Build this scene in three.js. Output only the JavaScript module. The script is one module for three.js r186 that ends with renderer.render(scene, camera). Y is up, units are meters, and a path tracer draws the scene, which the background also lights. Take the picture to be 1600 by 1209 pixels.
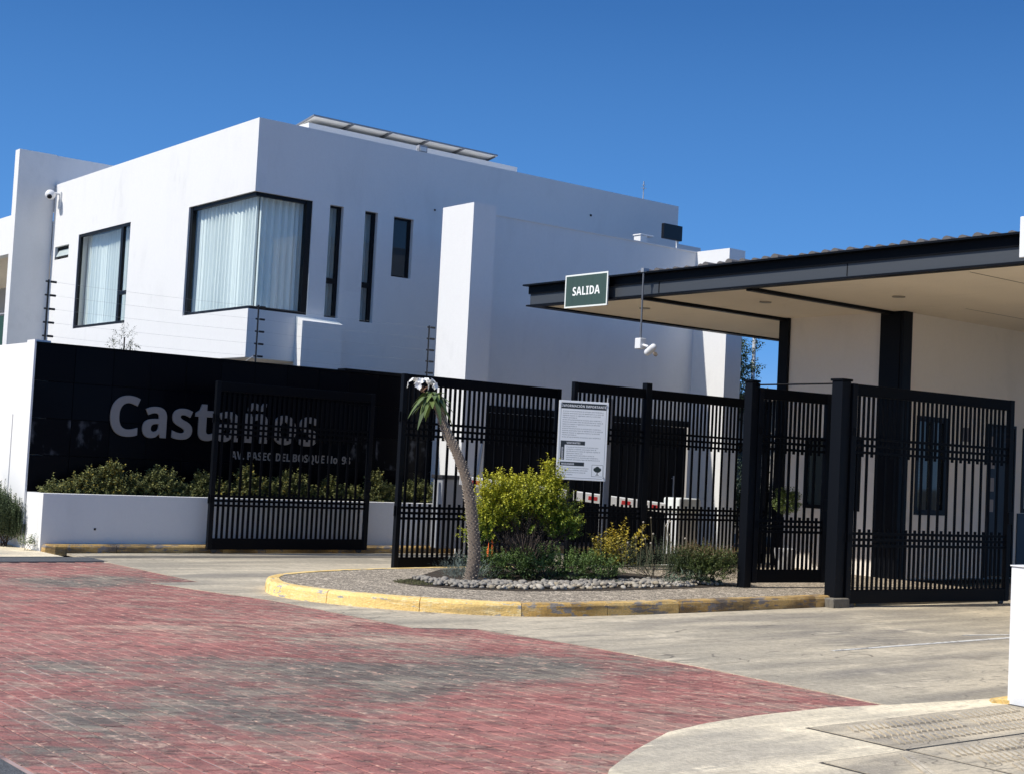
import * as THREE from 'three';
import { mergeGeometries, mergeVertices } from 'three/addons/utils/BufferGeometryUtils.js';
import { RoundedBoxGeometry } from 'three/addons/geometries/RoundedBoxGeometry.js';
import { TextGeometry } from 'three/addons/geometries/TextGeometry.js';
import { FontLoader } from 'three/addons/loaders/FontLoader.js';

// ------------------------------------------------------------------ camera, sky, sun, exposure
const scene = new THREE.Scene();
const camera = new THREE.PerspectiveCamera(30.53, 1024 / 773, 0.1, 900);
camera.position.set(0, 1.6, 0);
camera.rotation.set(0.05319, -0.66661, 0.05066, 'YXZ');

const SUN = new THREE.Vector3(-0.903, 1, -0.153).normalize();
{
  const W = 512, H = 256, d = new Float32Array(W * H * 4);
  const tab = [[0, 0.19, 0.35, 0.59], [5, 0.080, 0.232, 0.52], [11.6, 0.052, 0.166, 0.41], [18.5, 0.028, 0.104, 0.292], [32, 0.027, 0.099, 0.282], [60, 0.026, 0.096, 0.272], [90, 0.026, 0.094, 0.268]];
  for (let j = 0; j < H; j++) for (let i = 0; i < W; i++) {
    const el = ((j + 0.5) / H - 0.5) * Math.PI, az = ((i + 0.5) / W - 0.5) * 2 * Math.PI, k = (j * W + i) * 4;
    const dir = new THREE.Vector3(Math.cos(el) * Math.cos(az), Math.sin(el), Math.cos(el) * Math.sin(az));
    const e = Math.min(89.9, Math.max(0, el * 180 / Math.PI)); let q = 0; while (tab[q + 1][0] < e) q++;
    let f = (e - tab[q][0]) / (tab[q + 1][0] - tab[q][0]);
    const c = Math.max(0, dir.dot(SUN)), glow = 0.9 * Math.pow(c, 24) + 0.25 * Math.pow(c, 4);
    for (let n = 0; n < 3; n++) d[k + n] = tab[q][n + 1] + (tab[q + 1][n + 1] - tab[q][n + 1]) * f + glow * [0.55, 0.6, 0.68][n];
    d[k + 3] = 1;
  }
  const t = new THREE.DataTexture(d, W, H, THREE.RGBAFormat, THREE.FloatType);
  t.mapping = THREE.EquirectangularReflectionMapping; t.magFilter = t.minFilter = THREE.LinearFilter; t.needsUpdate = true;
  scene.background = t; scene.environment = t;
}
const sun = new THREE.DirectionalLight(new THREE.Color(1, 0.95, 0.865), 2.85);
sun.position.copy(SUN).multiplyScalar(80).add(new THREE.Vector3(14, 0, -16));
sun.target.position.set(14, 0, -16); sun.castShadow = true;
Object.assign(sun.shadow.camera, { left: -30, right: 30, top: 30, bottom: -30, near: 1, far: 200 });
sun.shadow.mapSize.set(4096, 4096);
scene.add(sun, sun.target);
const renderer = new THREE.WebGLRenderer({ antialias: true });
renderer.setSize(1024, 773); renderer.toneMapping = THREE.LinearToneMapping; renderer.toneMappingExposure = 1.6;
renderer.shadowMap.enabled = true;

// ------------------------------------------------------------------ helpers
function mulberry(a) { return () => { a |= 0; a = a + 0x6D2B79F5 | 0; let t = Math.imul(a ^ a >>> 15, 1 | a); t = t + Math.imul(t ^ t >>> 7, 61 | t) ^ t; return ((t ^ t >>> 14) >>> 0) / 4294967296; }; }
const rnd = mulberry(7);
const rr = (a, b, r = rnd) => a + (b - a) * r();
const used = new Map();
function numbered(n) { const c = used.get(n) || 0; used.set(n, c + 1); return c ? n + '_' + String(c).padStart(3, '0') : n; }
function tag(o, label, category, group, kind) { if (label) o.userData.label = label; if (category) o.userData.category = category; if (group) o.userData.group = group; if (kind) o.userData.kind = kind; return o; }
function thing(name, label, category, pos = [0, 0, 0], group) { const o = new THREE.Group(); o.name = numbered(name); o.position.set(...pos); scene.add(o); return tag(o, label, category, group); }
function struct(name, geo, mat, label) { const m = new THREE.Mesh(geo, mat); m.name = numbered(name); m.castShadow = m.receiveShadow = true; scene.add(m); tag(m, label, null, null, 'structure'); return m; }
function part(name, geo, mat, parent) { const m = new THREE.Mesh(geo, mat); m.name = name; m.castShadow = m.receiveShadow = true; parent.add(m); return m; }
function M(r, g, b, rough = 0.8, o = {}) { const m = new THREE.MeshStandardMaterial({ roughness: rough, ...o }); m.color.setRGB(r, g, b); return m; }
function P(r, g, b, rough, o = {}) { const m = new THREE.MeshPhysicalMaterial({ roughness: rough, ...o }); m.color.setRGB(r, g, b); return m; }
// uv in metres by dominant normal
function uvM(geo, s = 1) {
  const g = geo.index ? geo.toNonIndexed() : geo; if (!g.attributes.normal) g.computeVertexNormals();
  const p = g.attributes.position, n = p.count, uv = new Float32Array(n * 2), a = new THREE.Vector3(), b = new THREE.Vector3(), c = new THREE.Vector3();
  for (let i = 0; i < n; i += 3) {
    a.fromBufferAttribute(p, i); b.fromBufferAttribute(p, i + 1); c.fromBufferAttribute(p, i + 2);
    const N = b.clone().sub(a).cross(c.clone().sub(a)), ax = Math.abs(N.x), ay = Math.abs(N.y), az = Math.abs(N.z);
    [a, b, c].forEach((v, k) => { const U = ax > ay && ax > az ? [v.z, v.y] : ay > az ? [v.x, -v.z] : [v.x, v.y]; uv[(i + k) * 2] = U[0] * s; uv[(i + k) * 2 + 1] = U[1] * s; });
  }
  g.setAttribute('uv', new THREE.BufferAttribute(uv, 2)); return g;
}
function box(x0, x1, y0, y1, z0, z1) { const g = new THREE.BoxGeometry(Math.abs(x1 - x0), Math.abs(y1 - y0), Math.abs(z1 - z0)); g.translate((x0 + x1) / 2, (y0 + y1) / 2, (z0 + z1) / 2); return uvM(g); }
function rbox(x0, x1, y0, y1, z0, z1, r = 0.012) { const g = new RoundedBoxGeometry(Math.abs(x1 - x0), Math.abs(y1 - y0), Math.abs(z1 - z0), 2, r); g.translate((x0 + x1) / 2, (y0 + y1) / 2, (z0 + z1) / 2); return uvM(g); }
function bar(a, b, r, seg = 8) { const A = new THREE.Vector3(...a), B = new THREE.Vector3(...b), g = new THREE.CylinderGeometry(r, r, A.distanceTo(B), seg); g.applyQuaternion(new THREE.Quaternion().setFromUnitVectors(new THREE.Vector3(0, 1, 0), B.clone().sub(A).normalize())); g.translate((A.x + B.x) / 2, (A.y + B.y) / 2, (A.z + B.z) / 2); return g.toNonIndexed(); }
function poly(pts, holes = []) { const s = new THREE.Shape(pts.map(p => new THREE.Vector2(...p))); for (const h of holes) s.holes.push(new THREE.Path([[h[0], h[2]], [h[1], h[2]], [h[1], h[3]], [h[0], h[3]]].map(p => new THREE.Vector2(...p)))); return s; }
// a wall in the plane x = const (u runs along -z) or z = const (u runs along x)
function wallX(x, t, pts, holes) { const g = new THREE.ExtrudeGeometry(poly(pts, holes), { depth: t, bevelEnabled: false }); g.applyMatrix4(new THREE.Matrix4().makeBasis(new THREE.Vector3(0, 0, -1), new THREE.Vector3(0, 1, 0), new THREE.Vector3(1, 0, 0)).setPosition(x, 0, 0)); return uvM(g); }
function wallZ(z, t, pts, holes) { const g = new THREE.ExtrudeGeometry(poly(pts, holes), { depth: t, bevelEnabled: false }); g.translate(0, 0, z - t); return uvM(g); }
const rect = (a, b, c, d) => [[a, c], [b, c], [b, d], [a, d]];
// flat ground sheet of some thickness with its top at y; points are (x, z)
function sheet(pts, y, t = 0.03) { const g = new THREE.ExtrudeGeometry(poly(pts.map(p => [p[0], -p[1]])), { depth: t, bevelEnabled: false }); g.rotateX(-Math.PI / 2); g.translate(0, y - t, 0); return uvM(g); }
// value noise
const perm = new Uint8Array(512); { const r = mulberry(99), p = [...Array(256).keys()]; for (let i = 255; i > 0; i--) { const j = Math.floor(r() * (i + 1)); [p[i], p[j]] = [p[j], p[i]]; } for (let i = 0; i < 512; i++) perm[i] = p[i & 255]; }
function vn(x, y) { const X = Math.floor(x), Y = Math.floor(y), fx = x - X, fy = y - Y, u = fx * fx * (3 - 2 * fx), v = fy * fy * (3 - 2 * fy), h = (a, b) => perm[perm[a & 255] + (b & 255)] / 255; const a = h(X, Y), b = h(X + 1, Y), c = h(X, Y + 1), d = h(X + 1, Y + 1); return a + (b - a) * u + (c - a) * v + (a - b - c + d) * u * v; }
function fbm(x, y, o = 4) { let s = 0, a = 0.5, t = 0; for (let i = 0; i < o; i++) { s += a * vn(x, y); t += a; x = x * 2.03 + 17.1; y = y * 2.03 + 5.7; a *= 0.5; } return s / t; }
const sm = (a, b, x) => { const t = Math.min(1, Math.max(0, (x - a) / (b - a))); return t * t * (3 - 2 * t); };
function texture(W, H, f, srgb = true) { // f(u, v) -> linear rgb
  const d = new Uint8Array(W * H * 4), enc = v => { v = Math.min(1, Math.max(0, v)); return 255 * (srgb ? (v <= 0.0031308 ? 12.92 * v : 1.055 * Math.pow(v, 1 / 2.4) - 0.055) : v); };
  for (let j = 0; j < H; j++) for (let i = 0; i < W; i++) { const c = f((i + 0.5) / W, (j + 0.5) / H), k = (j * W + i) * 4; d[k] = enc(c[0]); d[k + 1] = enc(c[1]); d[k + 2] = enc(c[2]); d[k + 3] = 255; }
  const t = new THREE.DataTexture(d, W, H, THREE.RGBAFormat); t.wrapS = t.wrapT = THREE.RepeatWrapping; t.magFilter = THREE.LinearFilter; t.minFilter = THREE.LinearMipmapLinearFilter; t.generateMipmaps = true; if (srgb) t.colorSpace = THREE.SRGBColorSpace; t.needsUpdate = true; return t;
}
function placed(t, s, ox = 0, oy = 0) { const c = t.clone(); c.repeat.set(s[0], s[1]); c.offset.set(ox, oy); c.needsUpdate = true; return c; }
const mix = (a, b, k) => [a[0] + (b[0] - a[0]) * k, a[1] + (b[1] - a[1]) * k, a[2] + (b[2] - a[2]) * k];

// ------------------------------------------------------------------ materials
const stuccoT = texture(1024, 1024, (u, v) => { // 12 m of painted render, streaked by rain
  const x = u * 12, y = v * 12, st = fbm(x * 2.6 + 3 + 1.5 * fbm(x, y, 2), y * 0.5, 5), b = fbm(x * 1.3, y * 1.1 + 9, 5), f = vn(x * 30, y * 30), m = fbm(x * 6, y * 4, 3);
  const k = 0.80 - 0.03 * sm(0.5, 0.8, st) * sm(0.35, 0.65, b) - 0.03 * sm(0.5, 0.8, b) * m - 0.035 * sm(0.66, 0.8, fbm(x * 2.2 + 31, y * 0.9, 5)) * sm(0.4, 0.7, m) + 0.018 * (f - 0.5);
  return [k, k * 0.995, k * 0.98];
});
const stuccoB = texture(512, 512, (u, v) => { const k = fbm(u * 90, v * 90, 3) * 0.6 + 0.4 * vn(u * 220, v * 220); return [k, k, k]; }, false);
const white = M(0.955, 0.955, 0.95, 0.9, { map: placed(stuccoT, [1 / 12, 1 / 12]), bumpMap: placed(stuccoB, [0.5, 0.5]), bumpScale: 0.0018 });
const whiteB = M(0.955, 0.95, 0.94, 0.9, { map: placed(stuccoT, [1 / 12, 1 / 12], 0.37, 0.61), bumpMap: placed(stuccoB, [0.5, 0.5]), bumpScale: 0.0018 });
const planterMat = M(0.97, 0.955, 0.925, 0.9, { map: placed(stuccoT, [1 / 9, 1 / 9], 0.7, 0.2), bumpMap: placed(stuccoB, [0.5, 0.5]), bumpScale: 0.0018 });
const soffitMat = M(1.050, 0.924, 0.756, 0.95, { map: placed(stuccoT, [1 / 8, 1 / 8], 0.1, 0.4), bumpMap: placed(stuccoB, [0.4, 0.4]), bumpScale: 0.004 });
const boothMat = M(1.080, 0.994, 0.886, 0.92, { map: placed(stuccoT, [1 / 10, 1 / 10], 0.5, 0.1), bumpMap: placed(stuccoB, [0.5, 0.5]), bumpScale: 0.003 });
const room = M(0.5, 0.5, 0.49, 0.95);
const frameMat = P(0.006, 0.007, 0.009, 0.45, { specularIntensity: 0.4 });
const steel = P(0.0022, 0.0028, 0.0045, 0.5, { specularIntensity: 0.22 });
const steelB = P(0.0038, 0.0048, 0.0072, 0.45, { specularIntensity: 0.3 });
const beamMat = M(0.05, 0.057, 0.066, 0.5);
const glass = P(0.93, 0.985, 0.97, 0.02, { transmission: 1, thickness: 0, ior: 1.5, side: THREE.DoubleSide });
const darkGlass = P(0.35, 0.43, 0.45, 0.03, { transmission: 0.9, thickness: 0, ior: 1.5, side: THREE.DoubleSide });
const curtainMat = P(0.95, 0.97, 0.95, 0.95, { transmission: 0.12, thickness: 0, side: THREE.DoubleSide });
const galv = M(0.42, 0.43, 0.44, 0.45, { metalness: 0.5 });
const whitePaint = M(0.78, 0.78, 0.77, 0.45);

const concT = texture(2048, 2048, (u, v) => { // 20 m x 16 m: worn concrete lane, streaked along the driving direction
  const x = u * 20, z = v * 16;
  const lo = fbm(x * 0.22, z * 0.55 + 4, 4), st = fbm(x * 0.6 + 40, z * 5.5, 5), ft = fbm(x * 3 + 9, z * 22, 3), fi = vn(x * 38, z * 38), f2 = vn(x * 95, z * 95), bl = fbm(x * 2.2 + 8, z * 2.2, 4);
  let c = mix([0.185, 0.172, 0.145], [0.335, 0.305, 0.245], sm(0.28, 0.72, lo * 0.5 + st * 0.5));
  c = mix(c, [0.115, 0.11, 0.104], 0.62 * sm(0.53, 0.75, fbm(x * 0.35 + 11, z * 1.5 + 31, 5)));
  c = mix(c, [0.46, 0.42, 0.34], 0.5 * sm(0.6, 0.8, bl * 0.6 + ft * 0.4));
  c = mix(c, [0.10, 0.093, 0.08], 0.5 * sm(0.6, 0.72, ft * 0.6 + st * 0.4));
  const cr = Math.abs(fbm(x * 0.55 + 60, z * 1.7 + 2, 4) - 0.5), cm = sm(0.42, 0.56, fbm(x * 0.3 + 5, z * 0.6, 3)); c = mix(c, [0.06, 0.055, 0.05], 0.7 * (1 - sm(0.0025, 0.008, cr)) * cm);
  const cr2 = Math.abs(fbm(x * 1.6 + 20, z * 5 + 12, 3) - 0.5); c = mix(c, [0.08, 0.075, 0.068], 0.55 * (1 - sm(0.004, 0.016, cr2)) * sm(0.55, 0.68, fbm(x * 0.4 + 50, z * 1.1, 3)));
  const k = 0.80 + 0.26 * fi + 0.2 * (f2 - 0.5) + 0.16 * (ft - 0.5); return [c[0] * k, c[1] * k, c[2] * k];
});
const fineB = texture(512, 512, (u, v) => { const k = 0.5 * vn(u * 120, v * 120) + 0.5 * vn(u * 256, v * 256); return [k, k, k]; }, false);
const concrete = M(1.990, 1.860, 1.653, 0.9, { map: placed(concT, [1 / 20, 1 / 16], 0.1, 0.2), bumpMap: placed(fineB, [1, 1]), bumpScale: 0.004 });
const concreteLight = M(3.151, 2.928, 2.503, 0.9, { map: placed(concT, [1 / 14, 1 / 14], 0.43, 0.71), bumpMap: placed(fineB, [1, 1]), bumpScale: 0.003 });
const gutterMat = M(0.858, 0.832, 0.798, 0.9, { map: placed(concT, [1 / 20, 1 / 16], 0.6, 0.4), bumpMap: placed(fineB, [1, 1]), bumpScale: 0.003 });
const asphaltT = texture(512, 512, (u, v) => { const k = 0.055 + 0.05 * vn(u * 200, v * 200) + 0.03 * fbm(u * 6, v * 6, 3); return [k, k * 1.01, k * 1.03]; });
const asphalt = M(1, 1, 1, 0.92, { map: placed(asphaltT, [0.4, 0.4]), bumpMap: placed(fineB, [1.3, 1.3]), bumpScale: 0.006 });
const pebbleT = texture(1024, 1024, (u, v) => { // exposed aggregate, 2 m
  const x = u * 2, y = v * 2, s = vn(x * 70, y * 70), t = vn(x * 150 + 9, y * 150), b = fbm(x * 2, y * 2, 3);
  const k = 0.10 + 0.22 * sm(0.45, 0.9, s) + 0.12 * sm(0.6, 0.95, t) - 0.05 * b; return [k * 1.03, k, k * 0.95];
});
const pebble = M(2.379, 2.027, 1.565, 0.92, { map: placed(pebbleT, [0.5, 0.5]), bumpMap: placed(fineB, [0.9, 0.9]), bumpScale: 0.009 });
const soilT = texture(256, 256, (u, v) => { const k = 0.6 + 0.8 * vn(u * 60, v * 60) * vn(u * 17, v * 17); return [0.085 * k, 0.062 * k, 0.04 * k]; });
const soil = M(1, 1, 1, 1, { map: soilT, bumpMap: placed(fineB, [1, 1]), bumpScale: 0.02 });
function kerbTexture(seed, chip) { // 4 m long x 0.4 m girth of yellow road paint, chipped
  return texture(1024, 256, (u, v) => {
    const x = u * 4 + seed * 13, y = v * 0.4, n = fbm(x * 5.5, y * 26 + seed, 5), m = fbm(x * 18, y * 60, 3), lo = fbm(x * 0.9 + 4, y * 2, 3), f = vn(x * 80, y * 80);
    let c = mix([0.76, 0.53, 0.19], [0.64, 0.40, 0.11], sm(0.35, 0.75, lo)); c = mix(c, [0.80, 0.66, 0.36], 0.5 * sm(0.5, 0.75, m));
    c = mix(c, [0.33, 0.31, 0.27], sm(chip, chip + 0.05, n * 0.7 + m * 0.3)); c = mix(c, [0.13, 0.095, 0.055], [0, 0.4, 0.5, 0.72][seed] * sm([0, 0.56, 0.46, 0.38][seed], 0.75, fbm(x * 3 + 31, y * 16, 5)));  // brown laid over the paint; higher seeds add more, to stand for shade
    const k = 0.88 + 0.24 * f; return [c[0] * k, c[1] * k, c[2] * k];
  });
}
const kerbMat = M(1.220, 1.240, 1.300, 0.85, { map: kerbTexture(1, 0.615), bumpMap: placed(fineB, [2, 0.5]), bumpScale: 0.005 });
const kerbMatWornShade = M(0.95, 0.9, 0.88, 0.88, { map: kerbTexture(2, 0.53), bumpMap: placed(fineB, [2, 0.5]), bumpScale: 0.006 });  // more chips, plus some shade painted into the yellow
const kerbMatShade = M(0.80, 0.74, 0.74, 0.88, { map: kerbTexture(3, 0.585), bumpMap: placed(fineB, [2, 0.5]), bumpScale: 0.006 });  // same yellow paint, darkened to carry the shade of the kerb face

const kerbBare = M(1.05, 1.0, 0.92, 0.9, { map: placed(concT, [0.2, 0.05], 0.3, 0.6), bumpMap: placed(fineB, [2, 0.5]), bumpScale: 0.005 });
// ------------------------------------------------------------------ ground
struct('ground', (() => { const g = new THREE.PlaneGeometry(700, 700); g.rotateX(-Math.PI / 2); g.translate(0, -0.06, 0); return uvM(g); })(), M(0.3, 0.27, 0.22, 1, { map: placed(pebbleT, [0.5, 0.5]) }));
struct('asphalt_street', sheet([[-30, 30], [2.5, 30], [2.5, -60], [-30, -60]], 0.0), asphalt);
// edge of the concrete against the brick paving, from far to near (x, z)
const edge = [[7.57, -18.25], [7.6, -15.42], [6.97, -15.39], [7.22, -14.4], [7.49, -13.39], [7.58, -11.9], [7.63, -11.02], [8.2, -10.76], [8.42, -9.6], [8.53, -8.31], [8.5, -6.2]];
struct('driveway', sheet([...edge, [9.6, -6.1], [60, -6.1], [60, -19.55], [7.57, -19.55]], 0.014), concrete);
struct('gutter', sheet([[7.62, -18.72], [60, -18.95], [60, -19.28], [7.62, -19.1]], 0.018, 0.01), gutterMat);
struct('asphalt_strip', sheet([[-8, -18.22], [7.62, -18.22], [7.62, -18.9], [-8, -18.9]], 0.0165, 0.01), asphalt);
struct('pavement', sheet([[-8, -18.86], [7.26, -18.86], [7.26, -60], [-8, -60]], 0.026, 0.15), concreteLight);
struct('concrete_apron', sheet([[8.5, -6.22], [7.9, -6.33], [7.13, -6.32], [6.62, -6.26], [6.16, -6.14], [5.58, -5.82], [5.12, -5.52], [4.7, -5.12], [4.4, -4.5], [4.3, -3.5], [4.3, 8], [20, 8], [20, -6.08], [9.6, -6.08]], 0.03, 0.05), concreteLight);
// imprinted slabs in the apron
{
  const g = new THREE.Group(); g.name = 'ribbed_paving'; g.userData.kind = 'structure'; scene.add(g);
  const slabM = M(2.084, 1.917, 1.660, 0.92, { map: placed(concT, [1 / 9, 1 / 9], 0.15, 0.33), bumpMap: placed(fineB, [1, 1]), bumpScale: 0.004 });
  const ribM = M(2.205, 2.060, 1.850, 0.92, { map: slabM.map });
  const slabs = [[7.12, 9.3, -5.85, -5.13], [6.34, 7.08, -5.10, -4.3], [7.12, 9.3, -5.10, -4.3], [9.33, 11, -5.7, -5.13], [9.33, 11, -5.10, -4.3]];
  for (const [i, [x0, x1, z0, z1]] of slabs.entries()) {
    part('slab', box(x0 - 0.002, x1 + 0.002, 0.0, 0.037, z0 - 0.002, z1 + 0.002), slabM, g);
    const rs = [], mx0 = x0 + 0.09, mx1 = x1 - 0.09, mz0 = z0 + 0.07, mz1 = z1 - 0.07, st = i === 1 ? 0.04 : 0.062, rows = i === 1 ? 1 : 3;
    for (let q = 0; q < rows; q++) {
      const a = mz0 + (mz1 - mz0) * q / rows + 0.02, b = mz0 + (mz1 - mz0) * (q + 1) / rows - 0.02, len = b - a;
      for (let x = mx0; x < mx1 - len * 0.8; x += st) { if (rnd() < 0.05) continue; const s = q === 1 ? 1 : 1; const A = [x, b], B = [x + len * 0.8 * s, a]; const bg = new THREE.BoxGeometry(Math.hypot(B[0] - A[0], B[1] - A[1]) * rr(0.8, 1), 0.02, 0.026); bg.rotateY(-Math.atan2(B[1] - A[1], B[0] - A[0])); bg.translate((A[0] + B[0]) / 2, 0.0385, (A[1] + B[1]) / 2); rs.push(uvM(bg)); }
    }
    const m = part('raised_ribs', mergeGeometries(rs), ribM, g); m.userData.kind = 'stuff';
  }
  const jm = M(0.05, 0.045, 0.04, 1);
  part('joint', sheet([[7.1, -5.87], [11, -5.87], [11, -4.28], [6.32, -4.28], [6.32, -5.12], [7.1, -5.12]], 0.0325, 0.002), jm, g);
}
// brick paving: each brick its own piece, wear and staining from one map in metres
{
  const X0 = 1, XW = 9, Z0 = -23, ZW = 20;
  const blobs = (L, x, z) => { let m = 0; for (const [cx, cz, a, b, c, d, k] of L) { const p = a * (x - cx) + b * (z - cz), q = c * (x - cx) + d * (z - cz); m += k * Math.exp(-(p * p + q * q)); } return m; };
  const GREY = [[6.27, -15.63, 0.89, 0.35, -0.14, 1.12, 0.9], [5.17, -9.29, 0.82, 0.45, -0.38, 1.1, 0.8], [4.19, -8.24, 1.19, 0.59, -0.52, 1.34, 0.8], [6.47, -8.51, 0.8, 0.6, -0.46, 1.29, 1.0], [4.27, -7.4, 1.46, 0.82, -0.7, 1.66, 0.7], [3.21, -8.05, 2.19, 0.84, -0.64, 1.54, 0.75], [2.69, -7.14, 2.78, 1.0, -1.5, 3.31, 0.5], [5.46, -7.87, 1.61, 1.1, -0.73, 1.89, 0.6], [8.03, -8.13, 2.02, 1.97, -1.27, 3.63, 0.5], [6.69, -10.48, 0.96, 0.6, -0.57, 1.95, 0.45], [3.82, -9.76, 1.56, 0.59, -0.8, 2.32, 0.5], [7.33, -8.72, 1.26, 1.04, -0.68, 2.01, 0.6]];
  const PALE = [[5.44, -11.62, 0.83, 0.38, -0.65, 2.45, 0.9], [7.15, -11.66, 1.01, 0.61, -0.61, 2.46, 0.8], [7.14, -10.35, 1.13, 0.77, -0.67, 2.31, 0.6], [5.84, -10.72, 0.55, 0.29, -0.87, 3.01, 0.5], [6.74, -7.8, 1.18, 1.0, -1.59, 4.24, 0.4]];
  const RED = [[5.08, -12.76, 1.03, 0.4, -0.32, 1.4, 0.9], [5.38, -6.93, 0.78, 0.59, -0.67, 1.59, 0.8], [7.2, -7.48, 0.79, 0.75, -0.93, 2.44, 0.9], [3.85, -6.44, 1.31, 0.76, -1.52, 3.3, 0.7]];
  const wearT = texture(1024, 2048, (u, v) => {
    const x = X0 + u * XW, z = Z0 + v * ZW; // world place
    const a = 0.79 * x + 0.62 * z, b = -0.62 * x + 0.79 * z; // wheels cross the paving on the slant
    const w = fbm(a * 0.5 + 3, b * 1.0, 4), n = fbm(a * 1.7, b * 4.2 + 50, 4), n2 = fbm(x * 11 + 7, z * 11, 3), f = vn(x * 70, z * 70), f2 = fbm(a * 12, b * 40, 2);
    const n3 = fbm(a * 3.6 + 11, b * 15, 4), n4 = fbm(a * 8 + 3, b * 34 + 9, 3), n5 = fbm(x * 26, z * 26 + 40, 2);
    let red = mix([0.225, 0.092, 0.084], [0.345, 0.142, 0.128], sm(0.3, 0.7, n * 0.6 + n3 * 0.4)); red = mix(red, [0.15, 0.08, 0.073], 0.75 * sm(0.5, 0.72, n2 * 0.5 + n4 * 0.5));
    const rd = blobs(RED, x, z);
    let g = sm(0.18, 0.92, blobs(GREY, x, z) * 0.95 + (w - 0.38) * 0.9 + (n - 0.5) * 0.7 + (n3 - 0.5) * 1.0 + (n5 - 0.5) * 0.5 - 0.45 * rd);
    const grey = mix([0.066, 0.064, 0.057], [0.158, 0.149, 0.132], n4 * 0.6 + f2 * 0.4);
    let c = mix(red, grey, 0.9 * g);
    c = mix(c, [0.40, 0.29, 0.235], 0.6 * sm(0.3, 0.85, blobs(PALE, x, z) * 0.9 + (n3 - 0.5) * 0.9 + (w - 0.5) * 0.3));
    c = mix(c, [0.52, 0.33, 0.27], 0.6 * sm(0.6, 0.74, n4 * 0.55 + n5 * 0.45)); // chipped faces show paler concrete
    c = mix(c, [0.055, 0.04, 0.036], 0.55 * sm(0.63, 0.74, fbm(a * 6 + 70, b * 26 + 5, 3)));
    c = mix(c, [0.31, 0.27, 0.22], 0.35 * sm(0.45, 0.75, fbm(a * 3 + 19, b * 10 + 70, 4)));
    const k = 0.80 + 0.26 * f + 0.3 * (f2 - 0.35); return [c[0] * k, c[1] * k, c[2] * k];
  });
  wearT.wrapS = wearT.wrapT = THREE.ClampToEdgeWrapping;
  const toUV = g => { const p = g.attributes.position, uv = new Float32Array(p.count * 2); for (let i = 0; i < p.count; i++) { uv[2 * i] = (p.getX(i) - X0) / XW; uv[2 * i + 1] = (p.getZ(i) - Z0) / ZW; } g.setAttribute('uv', new THREE.BufferAttribute(uv, 2)); return g; };
  const brickMat = M(1.27, 1.25, 1.12, 0.85, { map: wearT, vertexColors: true, bumpMap: placed(fineB, [6, 14]), bumpScale: 0.004 });
  const jointT = texture(1024, 2048, (u, v) => { const x = X0 + u * XW, z = Z0 + v * ZW, n = fbm(x * 3 + 5, z * 3, 4), m = fbm(x * 0.7 + 60, z * 0.7, 3); return mix([0.15, 0.085, 0.08], mix([0.42, 0.27, 0.24], [0.40, 0.36, 0.32], m), sm(0.42, 0.62, n)); });
  jointT.wrapS = jointT.wrapT = THREE.ClampToEdgeWrapping;
  const bed = struct('brick_paving', toUV(sheet([[2.5, 2], [8.6, 2], [8.6, -18.4], [2.5, -18.4]], 0.003)), M(1, 1, 1, 0.95, { map: jointT }));
  tag(bed, 'worn red brick crossing patched with grey tyre marks in front of the gates');
  const L = 0.245, Wd = 0.122, J = 0.0095, all = [];
  const maxX = z => { for (let i = 0; i < edge.length - 1; i++) if (z >= edge[i][1] && z <= edge[i + 1][1]) return Math.max(edge[i][0], edge[i + 1][0]) + 0.05; return z < -18 ? 7.65 : 8.5; };
  const rb = mulberry(21);
  for (let r = 0, x = 2.52; x < 8.6; x += Wd, r++) for (let z = -18.2 + (r % 2) * L / 2; z < -4.6; z += L) {
    if (x > maxX(z)) continue; if (x > 4.6 && z > -5.2) continue; if (x > 6.6 && z > -5.9) continue;
    all.push([x, z, x * x + z * z]);
  }
  all.sort((a, b) => a[2] - b[2]);
  const brick = (x, z) => { // chamfered top, four sides; 18 triangles
    const x0 = x + J / 2, x1 = x + Wd - J / 2, z0 = z + J / 2, z1 = z + L - J / 2, t = 0.0065 + 0.0018 * rb(), c = 0.005, a = (rb() - 0.5) * 0.0016, b = (rb() - 0.5) * 0.001, pos = [];
    const top = [[x0 + c, t + a, z0 + c], [x1 - c, t + b, z0 + c], [x1 - c, t - a, z1 - c], [x0 + c, t - b, z1 - c]], m = [[x0, t - 0.0035, z0], [x1, t - 0.0035, z0], [x1, t - 0.0035, z1], [x0, t - 0.0035, z1]], lo = m.map(p => [p[0], 0, p[2]]);
    const q = (A, B, C, D) => pos.push(...A, ...D, ...C, ...A, ...C, ...B); q(top[0], top[1], top[2], top[3]);
    for (let i = 0; i < 4; i++) { const j = (i + 1) % 4; q(top[j], top[i], m[i], m[j]); q(m[j], m[i], lo[i], lo[j]); }
    const g = new THREE.BufferGeometry(); g.setAttribute('position', new THREE.Float32BufferAttribute(pos, 3)); g.computeVertexNormals();
    const v = 0.94 + 0.12 * rb(), w = 0.96 + 0.08 * rb(), col = new Float32Array(pos.length); for (let i = 0; i < col.length; i += 3) { col[i] = v; col[i + 1] = v * w; col[i + 2] = v * w; }
    g.setAttribute('color', new THREE.BufferAttribute(col, 3)); return toUV(g);
  };
  const inView = ([x, z]) => { const a = Math.atan2(x, -z); return a > 0.30 && a < 1.0 && Math.hypot(x, z) > 7.2; };
  let n = 0; const rest = [];
  for (const b of all) { const g = brick(b[0], b[1]); if (n < 300 && inView(b)) { part('brick', g, brickMat, bed); n++; } else rest.push(g); }
  part('bricks', mergeGeometries(rest), brickMat, bed).userData.kind = 'stuff';
}
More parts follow.
